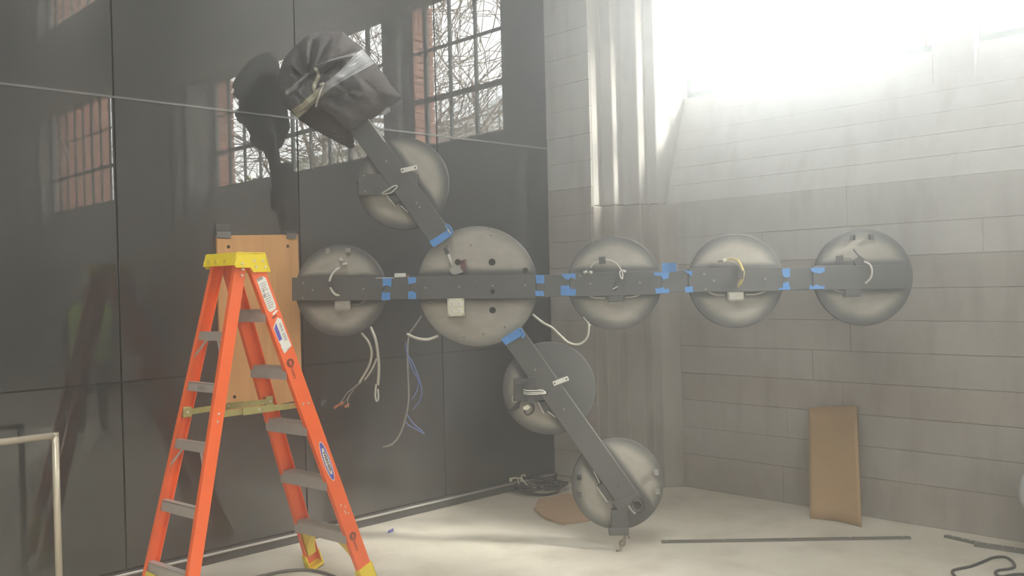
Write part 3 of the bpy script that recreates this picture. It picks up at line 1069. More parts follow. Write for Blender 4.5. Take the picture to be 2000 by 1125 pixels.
for (x, y) in ((657, 794), (667, 788), (678, 792)):
    a, b = sp(x - 4, y + 3, -.02), sp(x + 4, y - 3, -.02)
    MB().tube([a, b], [.009, .006], 8).build('wire_nut', 'orange_nut', sign, smooth=True)
wire([(823, 617, -.03), (812, 634, -.045), (799, 655, -.045), (796, 690, -.045), (797, 735, -.045), (798, 780, -.045), (791, 820, -.045), (780, 850, -.045), (765, 868, -.045), (747, 873, -.045)], .0055, 'grey_wire', name='grey_cable')
wire([(792, 668, -.04), (795, 690, -.04), (808, 712, -.04), (818, 740, -.04), (824, 765, -.04), (818, 785, -.04), (806, 800, -.04)], .0032, 'blue_wire')
wire([(797, 700, -.04), (808, 726, -.04), (817, 742, -.04), (815, 762, -.04), (804, 780, -.04)], .0032, 'blue_wire')
wire([(795, 810, -.04), (808, 828, -.04), (822, 840, -.04), (829, 848, -.04)], .0032, 'blue_wire')
wire([(792, 824, -.04), (800, 832, -.04), (812, 838, -.04), (826, 846, -.04)], .0032, 'blue_wire')
wire([(1139, 619, .005), (1150, 632, .005), (1154, 636, .005)], .003, 'white_wire')
# wires on the discs
wire([(664, 522, .03), (651, 534, .06), (645, 548, .065), (646, 562, .065), (654, 573, .06), (663, 577, .052)], .004, 'white_wire')
wire([(659, 523, .03), (648, 536, .06), (643, 549, .065), (645, 563, .065), (652, 574, .06), (660, 578, .052)], .004, 'white_wire')
for (x0, y0, x1, y1) in ((664, 505, 669, 510), (668, 517, 677, 515)):
    MB().cyl(sp(x0, y0, .02), sp(x1, y1, .02), .008, 8).build('wire_nut', 'white_wire', sign, smooth=True)
wire([(688, 594, .02), (700, 594, .02), (709, 590, .02), (716, 585, .03)], .004, 'grey_wire')
poly_tape(((640, 550), (653, 549), (654, 560), (641, 561)), .07, 'tape_dark', 'gaffer_tape', th=.004)
# second right disc
wire([(1153, 523, .01), (1160, 514, .015), (1170, 510, .02), (1186, 508, .02), (1200, 512, .03), (1210, 522, .04), (1216, 535, .06), (1215, 545, .065), (1211, 538, .065), (1211, 530, .06), (1218, 529, .055)], .004, 'white_wire')
poly_tape(((1169, 502), (1182, 501), (1183, 515), (1170, 516)), .024, 'tape_dark', 'gaffer_tape', th=.004)
poly_tape(((1206, 545), (1222, 545), (1220, 560), (1204, 559)), .062, 'tape_dark', 'gaffer_tape', th=.004)
wire([(1197, 565, .05), (1204, 561, .055), (1210, 558, .06)], .005, 'white_wire')
c = q(1201, 563)
MB().cyl((c.x, -BT + .001, c.z), (c.x, -BT - .0015, c.z), .013, 12).build('hole', 'hole', sign)
for (x0, y0, x1, y1) in ((1140, 533, 1147, 530), (1151, 531, 1157, 533), (1216, 529, 1222, 531)):
    MB().cyl(sp(x0, y0, .058), sp(x1, y1, .058), .008, 8).build('wire_nut', 'white_wire', sign, smooth=True)
wire([(1148, 577, .02), (1158, 581, .025), (1172, 582, .025), (1182, 582, .03)], .005, 'conduit')
wire([(1221, 581, .03), (1234, 580, .025), (1246, 577, .025), (1255, 573, .03)], .005, 'conduit')
# third right disc
wire([(1420, 508, .02), (1427, 505, .03), (1436, 507, .045), (1444, 514, .06), (1450, 528, .065), (1449, 540, .065), (1444, 554, .06), (1441, 561, .05)], .005, 'yellow_wire')
wire([(1417, 510, .02), (1430, 513, .03), (1442, 519, .05), (1447, 530, .06), (1446, 542, .065), (1440, 556, .06)], .004, 'grey_wire')
wire([(1441, 506, .04), (1448, 518, .06), (1453, 531, .065), (1451, 545, .065), (1446, 557, .06)], .004, 'yellow_wire')
wire([(1402, 510.5, .02), (1417, 509.5, .02)], .004, 'black')
poly_tape(((1441, 529), (1453, 529), (1452, 545), (1440, 545)), .072, 'tape_dark', 'gaffer_tape', th=.004)
pts = [sp(x, y, .035) for x, y in ((1412, 506), (1418, 504), (1420, 510), (1413, 511))]
MB().loft([v + Vector((0, .02, 0)) for v in pts], pts).build('connector', 'white_wire', sign)
wire([(1378, 566, .02), (1390, 573, .025), (1402, 576, .025), (1416, 576, .03)], .005, 'conduit')
wire([(1456, 575, .03), (1472, 575, .025), (1486, 572, .025), (1497, 567, .03)], .005, 'conduit')
# last disc
poly_tape(((1633, 500), (1647, 498), (1648, 511), (1634, 514)), .02, 'tape_dark', 'gaffer_tape', th=.008)
poly_tape(((1668, 510), (1680, 499), (1690, 508), (1688, 517), (1672, 519)), .03, 'tape_dark', 'gaffer_tape', th=.012)
wire([(1648, 504, .012), (1658, 503, .015), (1668, 508, .02)], .003, 'grey_wire')
wire([(1667, 486, .01), (1671, 492, .02), (1678, 500, .025)], .0045, 'tape_dark')
wire([(1688, 511, .04), (1698, 516, .055), (1703, 527, .065), (1701, 542, .06), (1690, 554, .05)], .0055, 'white_wire')
wire([(1628, 565, .03), (1638, 569, .02), (1650, 570, .025)], .005, 'grey_wire')
# upper middle disc
poly_tape(((728, 368), (743, 364), (747, 381), (731, 382)), .05, 'tape_dark', 'gaffer_tape', th=.006)
wire([(745, 378, .055), (757, 371, .07), (768, 364, .065), (776, 362, .05)], .004, 'white_wire')
wire([(748, 380, .055), (762, 377, .07), (771, 370, .065), (777, 364, .05)], .004, 'white_wire')
c = q(775, 364)
MB().cyl((c.x, -BT + .001, c.z), (c.x, -BT - .0015, c.z), .014, 12).build('hole', 'hole', sign)
# lower middle disc: bundle of tape and wires
poly_tape(((1031, 737), (1047, 736), (1046, 784), (1034, 790), (1028, 780)), .056, 'tape_dark', 'gaffer_tape', th=.012)
poly_tape(((1005, 752), (1023, 750), (1024, 770), (1008, 770)), .045, 'tape_dark', 'gaffer_tape', th=.010)
poly_tape(((1010, 785), (1018, 780), (1014, 798), (1000, 806), (990, 805), (1002, 795)), .03, 'black', 'gaffer_tape', th=.008)
for dy in (-3, 1, 4):
    wire([(1022, 764 + dy, .05), (1030, 766 + dy, .07), (1046, 766 + dy, .07), (1058, 765 + dy, .065), (1066, 767 + dy * .3, .05)], .0035, 'white_wire')
c = q(1066, 767)
MB().cyl((c.x, -BT + .001, c.z), (c.x, -BT - .0015, c.z), .013, 12).build('hole', 'hole', sign)
wire([(1034, 786, .05), (1042, 792, .045), (1040, 804, .04), (1030, 810, .04), (1024, 803, .04)], .006, 'black')
pts = [sp(x, y, .05) for x, y in ((1021, 795), (1031, 790), (1036, 796), (1030, 801), (1023, 800))]
MB().loft([v + Vector((0, .02, 0)) for v in pts], pts).build('connector', 'outlet', sign)
c = sp(1006, 780, .012)
MB().tube([(c.x + .017 * cos(a * pi / 9), c.y, c.z + .017 * sin(a * pi / 9)) for a in range(18)], .003, 6, closed=True).build('knockout_ring', 'outlet', sign, smooth=True)
# lowest disc: end bracket, dark tape, cable gland and hook that reaches the floor
poly_tape(((1196, 980), (1240, 966), (1254, 970), (1240, 982), (1228, 998), (1208, 998)), .046, 'paint', 'end_plate', th=.008)
a, b = sp(1193, 997, .06), sp(1227, 1033, .06)
MB().bb(a.x, b.x, -.06, -.01, b.z, a.z).build('gaffer_tape', 'tape_dark', sign, bevel=.004)
a, b = sp(1189, 1032, .07), sp(1229, 1046, .07)
MB().bb(a.x, b.x, -.07, .02, b.z, a.z).build('foot_block', 'paint', sign, bevel=.004)
pts = [sp(x, y, .045) for x, y in ((1236, 978), (1248, 972), (1257, 980), (1260, 996), (1252, 1004), (1236, 1003), (1232, 990))]
MB().loft([v + Vector((0, .045, 0)) for v in pts], pts).build('cable_clamp', 'black', sign, bevel=.003)
c = sp(1244, 988, .055)
MB().tube([(c.x + .026 * cos(k * pi / 10), c.y, c.z + .030 * sin(k * pi / 10)) for k in range(20)], .007, 8, closed=True).build('cable_loop', 'tape_dark', sign, smooth=True)
MB().tube([sp(1228, 988, .06), sp(1236, 1000, .06), sp(1241, 1003, .06)], .006, 6).build('wire', 'grey_wire', sign, smooth=True)
hk = MB().tube(smoothpath([sp(x, y, .06) for x, y in ((1221, 1046), (1219, 1054), (1214, 1056), (1211, 1062), (1216, 1066), (1220, 1061), (1217, 1055))], 5), .008, 8).build('hook', 'rust', sign, smooth=True)
fz = sp(1211, 1066, .06)
MB().tube(smoothpath([sp(1217, 1064, .06), sp(1213, 1068, .06), Vector((fz.x - .002, -.075, .010)), Vector((fz.x - .02, -.085, .008))], 5), .008, 8).build('hook_tip', 'rust', sign, smooth=True)
wire([(1227, 1046, .05), (1230, 1052, .055)], .003, 'black')
# stand-off brackets that carry the frame on the two walls (behind the end discs)
cA = sp(640, 560)
wA = SORG + SEX * cA.x + SEY * .04
dist = -wA.y / SEY.y if abs(SEY.y) > 1e-3 else .3
MB().bb(cA.x - .03, cA.x + .03, .03, max(.06, dist) + .04, cA.z - .03, cA.z + .03).build('standoff', 'paint', sign)
cD = sp(1700, 545)
wD = SORG + SEX * cD.x + SEY * .04
dD_ = (X2 - wD.x) / SEY.x if SEY.x > 1e-3 else .3
MB().bb(cD.x - .03, cD.x + .03, .03, dD_ + .03, cD.z - .03, cD.z + .03).build('standoff', 'paint', sign)

# ================================================================== FELT COVER over the top disc
cov = empty('felt_cover', SORG, S_RZ)
tag(cov, 'charcoal felt blanket wrapped in clear film over the topmost disc', 'blanket')
OUT = [(602, 68), (612, 64), (625, 63), (642, 61), (655, 63), (669, 62), (688, 79), (709, 94), (723, 112), (743, 137), (762, 165), (776, 180), (786, 189),
       (764, 206), (742, 221), (718, 235), (700, 247), (689, 257), (683, 257), (668, 244), (651, 226), (632, 214), (606, 210), (580, 222), (562, 214), (551, 196), (543, 172), (546, 140), (554, 116), (568, 99), (586, 82)]
CC = (652, 160)
outp = [(atan2(y - CC[1], x - CC[0]), sqrt((x - CC[0]) ** 2 + (y - CC[1]) ** 2)) for x, y in OUT]
outp.sort()


def out_r(a):
    a = (a + pi) % (2 * pi) - pi
    for i in range(len(outp)):
        a0, r0 = outp[i - 1]
        a1, r1 = outp[i]
        if i == 0:
            a0 -= 2 * pi
        if a0 <= a <= a1:
            return r0 + (r1 - r0) * (a - a0) / max(1e-6, a1 - a0)
    a0, r0 = outp[-1]
    a1, r1 = outp[0][0] + 2 * pi, outp[0][1]
    return r0 + (r1 - r0) * (a - a0) / (a1 - a0)


FOLDS = [(604, 140, 600, 84, 6, .05), (612, 138, 628, 74, 6, .045), (606, 138, 612, 80, 4, -.05), (622, 140, 660, 80, 8, .035), (620, 134, 645, 74, 4, -.04), (630, 142, 690, 100, 6, -.03),
         (592, 150, 566, 112, 7, .045), (588, 158, 556, 138, 6, .04), (590, 154, 560, 124, 4, -.045), (594, 142, 582, 92, 4, -.04), (640, 165, 705, 188, 7, .025), (650, 150, 692, 196, 5, -.022),
         (690, 140, 722, 196, 8, .02), (700, 150, 736, 180, 5, -.016), (620, 196, 690, 176, 6, -.03), (575, 170, 600, 200, 6, .03), (560, 176, 590, 196, 5, -.03)]


def bag_h(px, py):
    dx, dy = px - CC[0], py - CC[1]
    r, a = sqrt(dx * dx + dy * dy), atan2(dy, dx)
    k = min(1.0, r / max(1, out_r(a)))
    h = .03 + .15 * (1 - k ** 3.0) ** .6
    # gathers run from the left shoulder
    gx, gy = px - 600, py - 150
    gr_, ga = sqrt(gx * gx + gy * gy), atan2(gy, gx)
    amp = math.exp(-((gr_ - 55) / 48) ** 2)
    w1 = 1 / (1 + math.exp(-(-gy + 5) / 14))
    h += amp * (.036 * sin(ga * 7 + .6) + .016 * sin(ga * 12 + 2)) * (.35 + .65 * w1) * (1 - k ** 6)
    nv = noise.noise(Vector((px * .018, py * .018, 1.7)))
    n2 = noise.noise(Vector((px * .045, py * .045, 4.1)))
    h += (.040 * nv + .016 * n2) * (1 - k ** 5)
    # long crease from the film tie to the right corner
    cr = abs((px - 620) * .34 - (py - 190) * .94)
    if px > 620:
        h += -.018 * math.exp(-(cr / 9) ** 2) * (1 - k ** 4)
    # dip under the film band
    fb = abs((px - 720) * -.63 - (py - 108) * .776)
    h -= .012 * math.exp(-(fb / 10) ** 2) * (1 - k ** 4)
    for (x0, y0, x1, y1, w_, a_) in FOLDS:
        ex, ey = x1 - x0, y1 - y0
        tt = max(0, min(1, ((px - x0) * ex + (py - y0) * ey) / (ex * ex + ey * ey)))
        ds = sqrt((px - x0 - ex * tt) ** 2 + (py - y0 - ey * tt) ** 2)
        h += a_ * math.exp(-(ds / w_) ** 2) * (1 - k ** 5) * (.35 + .65 * sin(pi * min(1, .15 + .7 * tt)))
    # pucker where the blanket is tied
    h -= .05 * math.exp(-(gr_ / 22) ** 2)
    return h


NA, NR = 200, 56
bm_ = MB()
R = []
for j in range(NR):
    k = .02 + .98 * j / (NR - 1)
    ring = []
    for i in range(NA):
        a = 2 * pi * i / NA - pi
        rr = out_r(a) * k
        wob_ = 1 + .012 * noise.noise(Vector((cos(a) * 4, sin(a) * 4, .3))) * k
        px, py = CC[0] + rr * cos(a) * wob_, CC[1] + rr * sin(a) * wob_
        h = bag_h(px, py)
        ring.append(sp(px, py, h if j < NR - 1 else .018))
    R.append(ring)
for (k, y) in ((1.0, .0), (.985, .03), (.93, .055), (.6, .062)):
    ring = []
    for i in range(NA):
        a = 2 * pi * i / NA - pi
        rr = out_r(a) * k
        v = sp(CC[0] + rr * cos(a), CC[1] + rr * sin(a), 0)
        ring.append(Vector((v.x, y, v.z)))
    R.append(ring)
bm_.rings(R)
bag = bm_.build('blanket_body', 'blanket', cov, smooth=True)
# hanging under-fold
FL = [(556, 205), (570, 220), (582, 232), (603, 247), (623, 258), (642, 269), (665, 281), (684, 290), (692, 288), (691, 270), (690, 258), (683, 250), (668, 236), (651, 218), (630, 204), (600, 200), (575, 198)]
cxF, cyF = sum(x for x, y in FL) / len(FL), sum(y for x, y in FL) / len(FL)
fb_ = MB()
R = []
for j in range(10):
    k = .05 + .95 * j / 9
    R.append([sp(cxF + (x - cxF) * k, cyF + (y - cyF) * k, .02 + .014 * sin((x + y) * .09 * k + 1) * k + .018 * (1 - k)) for x, y in FL])
R.append([sp(x, y, -.004) for x, y in FL])
R.append([sp(cxF + (x - cxF) * .8, cyF + (y - cyF) * .8, -.012) for x, y in FL])
fb_.rings(R)
fb_.build('under_fold', 'blanket2', cov, smooth=True)


def film_strip(rows_, name, m, lift=.008, n=14):
    """rows_: pairs of pixel points across the strip"""
    vs, fs, uv = [], [], []
    nn = len(rows_)
    seq = []
    for i in range(nn - 1):
        for k in range(6):
            t = k / 6
            seq.append(tuple(rows_[i][c] + (rows_[i + 1][c] - rows_[i][c]) * t for c in range(4)))
    seq.append(rows_[-1])
    for i, (x0, y0, x1, y1) in enumerate(seq):
        for j in range(7):
            t = j / 6
            px, py = x0 + (x1 - x0) * t, y0 + (y1 - y0) * t
            vs.append(sp(px, py, bag_h(px, py) + lift + .003 * sin(j * 2.4)))
            uv.append((i / len(seq), t))
    for i in range(len(seq) - 1):
        for j in range(6):
            a = i * 7 + j
            fs.append((a, a + 1, a + 8, a + 7))
    me = bpy.data.meshes.new(name)
    me.from_pydata([tuple(v) for v in vs], [], fs)
    ul = me.uv_layers.new(name='UVMap')
    for lp in me.loops:
        ul.data[lp.index].uv = uv[lp.vertex_index]
    me.materials.append(M[m])
    me.shade_smooth()
    return link(name, me, cov)


film_strip([(708, 95, 731, 124), (690, 110, 712, 135), (664, 138, 680, 152), (640, 158, 650, 170), (622, 172, 632, 184)], 'stretch_film', 'film')
film_strip([(622, 172, 632, 184), (606, 186, 616, 200), (588, 202, 598, 218), (570, 214, 582, 233)], 'stretch_film', 'film_y')
film_strip([(712, 97, 700, 108), (680, 106, 672, 112), (650, 115, 645, 119), (618, 126, 616, 129)], 'stretch_film', 'film')
film_strip([(602, 141, 604, 145), (585, 155, 589, 160), (570, 168, 576, 176), (556, 178, 560, 186)], 'stretch_film', 'film')
film_strip([(611, 132, 619, 131), (616, 138, 624, 142), (619, 146, 626, 152), (612, 160, 619, 164), (609, 172, 616, 176), (613, 182, 617, 181)], 'film_tail', 'film_y', .02)
MB().tube(smoothpath([sp(x, y, bag_h(x, y) + .022) for x, y in ((625, 166), (632, 163), (629, 172), (624, 184), (619, 200), (617, 208))], 5), .006, 6).build('white_tie', 'white_wire', cov, smooth=True)
film_strip([(760, 208, 764, 216), (752, 212, 756, 222), (744, 219, 748, 226)], 'loose_film', 'film', .03)

# ================================================================== STEP LADDER
LCX, LCY, LPH, LH = -3.112, -.813, .098, 1.706
AF, AR, TF, TR = .606, -.445, .029, -.029
WTF, WBF, WTR, WBR = .118, .242, .075 + .03, .205
lad = empty('step_ladder', (LCX, LCY, 0), LPH)
tag(lad, 'orange fibreglass step ladder with a yellow top cap in front of the black wall', 'ladder')


def LP(front, side, z):
    k = 1 - z / LH
    o = (TF + (AF - TF) * k) if front else (TR + (AR - TR) * k)
    w = (WTF + (WBF - WTF) * k) if front else (WTR + (WBR - WTR) * k)
    return Vector((o, -side * w, z))


def l2w(v):
    c, s_ = cos(LPH), sin(LPH)
    return Vector((LCX + c * v.x - s_ * v.y, LCY + s_ * v.x + c * v.y, v.z))


def rail_frame(front, side):
    a, b = LP(front, side, 0), LP(front, side, LH)
    ax = (b - a).normalized()
    lat = Vector((0, -side, 0))
    lat = (lat - ax * lat.dot(ax)).normalized()
    w = lat.cross(ax)
    if w.x < 0:
        w = -w
    return ax, lat, w


def rail(front, side, z0, z1, web, fl_):
    ax, lat, w = rail_frame(front, side)
    t = .005
    h = web / 2
    sec = [(-h, 0), (h, 0), (h, -fl_), (h - t, -fl_), (h - t, -t), (-h + t, -t), (-h + t, -fl_), (-h, -fl_)]
    A = [LP(front, side, z0) + w * u + lat * v for u, v in sec]
    B = [LP(front, side, z1) + w * u + lat * v for u, v in sec]
    return MB().loft(A, B).build('front_rail' if front else 'rear_rail', 'orange', lad, bevel=.0012)


WEBF, WEBR = .084, .062
frn = rail(1, 1, .035, 1.70, WEBF, .030)
frf = rail(1, -1, .035, 1.70, WEBF, .030)
rrn = rail(0, 1, .035, 1.70, WEBR, .026)
rrf = rail(0, -1, .035, 1.70, WEBR, .026)
# treads of the front section
for k in range(5):
    z = .291 + .291 * k
    n_, f_ = LP(1, 1, z), LP(1, -1, z)
    x0 = n_.x
    ya, yb = n_.y + .006, f_.y - .006
    dpt = .078
    o = MB().bb(x0 - dpt / 2, x0 + dpt / 2, ya, yb, z - .003, z).build('tread', 'alu', lad)
    MB().bb(x0 - dpt / 2, x0 - dpt / 2 + .003, ya, yb, z - .058, z - .002).build('skirt', 'alu', o)
    MB().bb(x0 + dpt / 2 - .003, x0 + dpt / 2, ya, yb, z - .058, z - .002).build('skirt', 'alu', o)
    for r_ in range(5):
        xx = x0 - dpt / 2 + .008 + r_ * .0155
        MB().bb(xx - .003, xx + .003, ya, yb, z, z + .004).build('tread_rib', 'alu', o)
# rear horizontals
for k, z in enumerate((.29, .57, .85, 1.12, 1.36)):
    n_, f_ = LP(0, 1, z), LP(0, -1, z)
    ax, lat, w = rail_frame(0, 1)
    x0 = n_.x
    h = .042 + (.008 if k < 2 else 0)
    o = MB().bb(x0 - .03, x0 - .026, n_.y + .004, f_.y - .004, z - h, z).build('rear_rung', 'alu', lad)
    MB().bb(x0 - .03, x0 + .006, n_.y + .004, f_.y - .004, z - .003, z).build('rung_flange', 'alu', o)
    if k in (2, 4):
        for s_ in (1, -1):
            m_, e = LP(0, s_, z), LP(0, s_, z - .13)
            MB().tube([Vector((m_.x - .022, m_.y + s_ * .075, z - h)), Vector((e.x - .022, e.y + s_ * .006, z - .13))], .006, 4).build('brace', 'alu', lad)
    if k == 3:
        MB().bb(x0 - .0315, x0 - .030, -.03, .03, z - .034, z - .012).build('stamp_plate', 'grey_wire', o)
# spreaders
for s_ in (1, -1):
    zf, zr = .972, .975
    a, b = LP(0, s_, zr), LP(1, s_, zf)
    a.y += s_ * .028
    b.y += s_ * .034
    d = b - a
    j1, j2 = a + d * .48 + Vector((0, 0, .004)), a + d * .5
    for (p0, p1) in ((a, j1), (j2, b)):
        up_ = Vector((0, 0, 1))
        A = [p0 + Vector((0, -.0015, -.014)), p0 + Vector((0, .0015, -.014)), p0 + Vector((0, .0015, .014)), p0 + Vector((0, -.0015, .014))]
        B = [v + (p1 - p0) for v in A]
        MB().loft(A, B).build('spreader_bar', 'zinc_yellow', lad)
    A = j1 + Vector((-.09, -s_ * .003, 0))
    MB().box(A + Vector((.09, 0, -.002)), (.18, .003, .034)).build('spreader_joint', 'zinc_yellow', lad)
    for p_ in (a, b, j1):
        MB().cyl(p_ + Vector((0, -.006, 0)), p_ + Vector((0, .006, 0)), .006, 8).build('rivet', 'rivet', lad)
    for (fr, z_) in ((1, zf), (0, zr)):
        p_ = LP(fr, s_, z_)
        MB().box(p_ + Vector((0, s_ * .018, 0)), (.044, .03, .05)).build('spreader_bracket', 'zinc_yellow', lad, bevel=.003)
# feet and lower brackets
for fr in (1, 0):
    for s_ in (1, -1):
        ax, lat, w = rail_frame(fr, s_)
        web = WEBF if fr else WEBR
        h = web / 2 + .006
        sec = [(-h, .005), (h, .005), (h, -.040), (-h, -.040)]
        A = [LP(fr, s_, .012) + w * u + lat * v for u, v in sec]
        for v in A:
            v.z = .012
        B = [LP(fr, s_, .10) + w * u * .96 + lat * v for u, v in sec]
        sec2 = [(-h + .006, -.004), (h - .006, -.004), (h - .006, -.041), (-h + .006, -.041)]
        ft = MB()
        ft.loft([LP(fr, s_, .012) + w * u + lat * v for u, v in ((-h, .005), (h, .005), (h, -.002), (-h, -.002))], [LP(fr, s_, .10) + w * u + lat * v for u, v in ((-h, .005), (h, .005), (h, -.002), (-h, -.002))])
        for sg in (-1, 1):
            e0, e1 = sg * (h - .006), sg * h
            ft.loft([LP(fr, s_, .012) + w * u + lat * v for u, v in ((e0, .005), (e1, .005), (e1, -.042), (e0, -.042))], [LP(fr, s_, .095) + w * u + lat * v for u, v in ((e0, .005), (e1, .005), (e1, -.030), (e0, -.030))])
        ft.loft([LP(fr, s_, .006) + w * u + lat * v for u, v in sec], [LP(fr, s_, .022) + w * u + lat * v for u, v in sec])
        fo_ = ft.build('foot', 'yellow', lad)
        MB().loft([LP(fr, s_, 0.0) + w * u + lat * v for u, v in sec], [LP(fr, s_, .008) + w * u + lat * v for u, v in sec]).build('foot_pad', 'tape_dark', fo_)
        # curved knee brace from foot to the lowest tread
        z_t = .291 - .055 if fr else .29 - .045
        P0, P1 = LP(fr, s_, .09), LP(fr, s_, z_t)
        pts_ = []
        for i in range(9):
            t = i / 8
            z_ = .09 + (z_t - .09) * t
            base = LP(fr, s_, z_)
            reach = .030 + .085 * t ** 2.2
            pts_.append((base + lat * -.005, base + lat * -reach))
        kb = MB()
        for i in range(8):
            (a0, b0), (a1, b1) = pts_[i], pts_[i + 1]
            for dx in (-.028,):
                kb.loft([a0 + w * (dx - .002), b0 + w * (dx - .002), b0 + w * (dx + .002), a0 + w * (dx + .002)], [a1 + w * (dx - .002), b1 + w * (dx - .002), b1 + w * (dx + .002), a1 + w * (dx + .002)])
            kb.loft([b0 - w * .028, b0 + w * .028, b0 + w * .028 + lat * .003, b0 - w * .028 + lat * .003], [b1 - w * .028, b1 + w * .028, b1 + w * .028 + lat * .003, b1 - w * .028 + lat * .003])
        kb.build('knee_brace', 'yellow_dull', lad)


# top cap
def lad_plane(px, py, yl):
    """pixel -> ladder coordinates on the vertical plane y = yl of the ladder"""
    d = ray(px, py)
    c, s_ = cos(-LPH), sin(-LPH)
    o_ = EYE - Vector((LCX, LCY, 0))
    ol = Vector((c * o_.x - s_ * o_.y, s_ * o_.x + c * o_.y, o_.z))
    dl = Vector((c * d.x - s_ * d.y, s_ * d.x + c * d.y, d.z))
    return ol + dl * ((yl - ol.y) / dl.y)


YN = -(WTF + .014)
side = [(459, 518), (456, 512), (462, 494), (465, 492), (472, 492), (479, 496.5), (490, 493), (513, 493), (519, 498), (529, 531), (495, 532), (490, 523), (462, 523)]
S3 = [lad_plane(x, y, YN) for x, y in side]
cap = MB().loft([Vector((v.x, YN, v.z)) for v in S3], [Vector((v.x, YN + .008, v.z)) for v in S3]).build('top_cap', 'yellow', lad, bevel=.002)
MB().loft([Vector((v.x, -YN, v.z)) for v in S3], [Vector((v.x, -YN - .008, v.z)) for v in S3]).build('cap_side', 'yellow', cap, bevel=.002)
xr, xf = min(v.x for v in S3), max(v.x for v in S3)
zt = max(v.z for v in S3)
xt = [v.x for v in S3 if v.z > zt - .02]
MB().bb(min(xt), max(xt), YN, -YN, zt - .012, zt - .002).build('cap_deck', 'yellow', cap, bevel=.002)
zb = S3[0].z
ck = MB()
ck.loft([Vector((xr, YN, zb)), Vector((xr + .006, YN, zb)), Vector((xr + .022, YN, zt - .004)), Vector((xr + .016, YN, zt - .004))],
        [Vector((xr, -YN, zb)), Vector((xr + .006, -YN, zb)), Vector((xr + .022, -YN, zt - .004)), Vector((xr + .016, -YN, zt - .004))])
ck.build('cap_skirt', 'yellow', cap)
MB().loft([Vector((xf - .006, YN, S3[9].z)), Vector((xf, YN, S3[9].z)), Vector((S3[8].x, YN, zt - .01)), Vector((S3[8].x - .006, YN, zt - .01))],
          [Vector((xf - .006, -YN, S3[9].z)), Vector((xf, -YN, S3[9].z)), Vector((S3[8].x, -YN, zt - .01)), Vector((S3[8].x - .006, -YN, zt - .01))]).build('cap_skirt', 'yellow', cap)
for yy in (-.06, .02, .08):
    MB().bb(xr - .001, xr + .01, yy - .012, yy + .012, zb + .012, zb + .03).build('cap_slot', 'yellow_dull', cap)
for (x, y) in ((473, 515), (496, 509), (513, 509), (500, 521), (518, 521)):
    v = lad_plane(x, y, YN)
    MB().cyl((v.x, YN + .002, v.z), (v.x, YN - .005, v.z), .006, 10).build('rivet', 'rivet', cap)
for (x, y) in ((474, 526), (472, 538)):
    v = lad_plane(x, y, YN + .012)
    MB().cyl((v.x, v.y + .004, v.z), (v.x, v.y - .008, v.z), .0055, 10).build('rivet', 'rivet', lad)
for (x, y) in ((429, 800), (426, 815)):
    pass
for z_ in (.985, .95):
    p_ = LP(0, 1, z_)
    MB().cyl(p_ + Vector((0, .002, 0)), p_ + Vector((0, -.004, 0)), .0055, 8).build('rivet', 'rivet', lad)
for dx in (-.018, .014):
    p_ = LP(1, 1, .98)
    MB().cyl(p_ + Vector((dx, .002, 0)), p_ + Vector((dx, -.004, 0)), .0055, 8).build('rivet', 'rivet', lad)

# stickers and print on the near front rail
axn, latn, wn = rail_frame(1, 1)
DN = -axn


def z_at(py, front=1, side=1):
    lo_, hi_ = 0.0, LH
    for _ in range(30):
        m_ = (lo_ + hi_) / 2
        if proj(l2w(LP(front, side, m_)))[1] > py:
            lo_ = m_
        else:
            hi_ = m_
    return (lo_ + hi_) / 2


def on_rail(py, t=0.0, lift=.0012):
    """point on the outer face of the near front rail at picture height py, t metres across"""
    return LP(1, 1, z_at(py)) + wn * t + latn * lift


def sticker(polys, m, lift=.0006, name='sticker', parent=None):
    A = [on_rail(py, t, lift) for py, t in polys]
    B = [on_rail(py, t, lift - .0006) for py, t in polys]
    return MB().loft(B, A).build(name, m, parent or frn)


def text_mesh(body, size, o3, xd, yd, m, name, parent, bold=0.0, sx=1.0):
    cu = bpy.data.curves.new(name, 'FONT')
    cu.body = body
    cu.size = size
    cu.align_x, cu.align_y = 'CENTER', 'CENTER'
    cu.offset = bold
    cu.extrude = .0
    tmp = bpy.data.objects.new(name, cu)
    COL.objects.link(tmp)
    dg = bpy.context.evaluated_depsgraph_get()
    me = bpy.data.meshes.new_from_object(tmp.evaluated_get(dg))
    bpy.data.objects.remove(tmp)
    bpy.data.curves.remove(cu)
    nz = xd.cross(yd)
    for v in me.vertices:
        c = v.co.copy()
        v.co = o3 + xd * (c.x * sx) + yd * c.y
    me.materials.clear()
    me.materials.append(M[m])
    me.name = name
    return link(name, me, parent)


H2 = WEBF / 2
sticker(((544, -.026), (541, .012), (546, .026), (600, .028), (606, .022), (608, -.014), (602, -.024)), 'paper')
for i in range(12):
    y_ = 553 + i * 4.2
    if i in (4,):
        continue
    sticker(((y_, -.018), (y_ - .4, .018 - .006 * (i % 3 == 2)), (y_ + .9, .018 - .006 * (i % 3 == 2)), (y_ + 1.3, -.018)), 'ink_grey', .001, 'fine_print')
sticker(((541.5, -.024), (540.5, .010), (546, .010), (547, -.024)), 'ink_grey', .0011, 'fold')
MB().tube([on_rail(y_, t_, .0016) for y_, t_ in ((564, -.006), (567, -.016), (570, -.008), (573, -.018), (576, -.010), (578, -.020), (574, -.022))], .0009, 5).build('pen_scrawl', 'ink', frn)
sticker(((611, -.006), (608, .022), (611, .030), (614, .008), (615, -.008)), 'paper', .0009, 'sticker')
sticker(((617, -.020), (616, .012), (619, .014), (621, -.012)), 'ink_brown', .0009, 'fine_print')
sticker(((636, -.030), (622, .012), (627, .030), (668, .032), (671, .004), (671, -.022), (664, -.026)), 'paper')
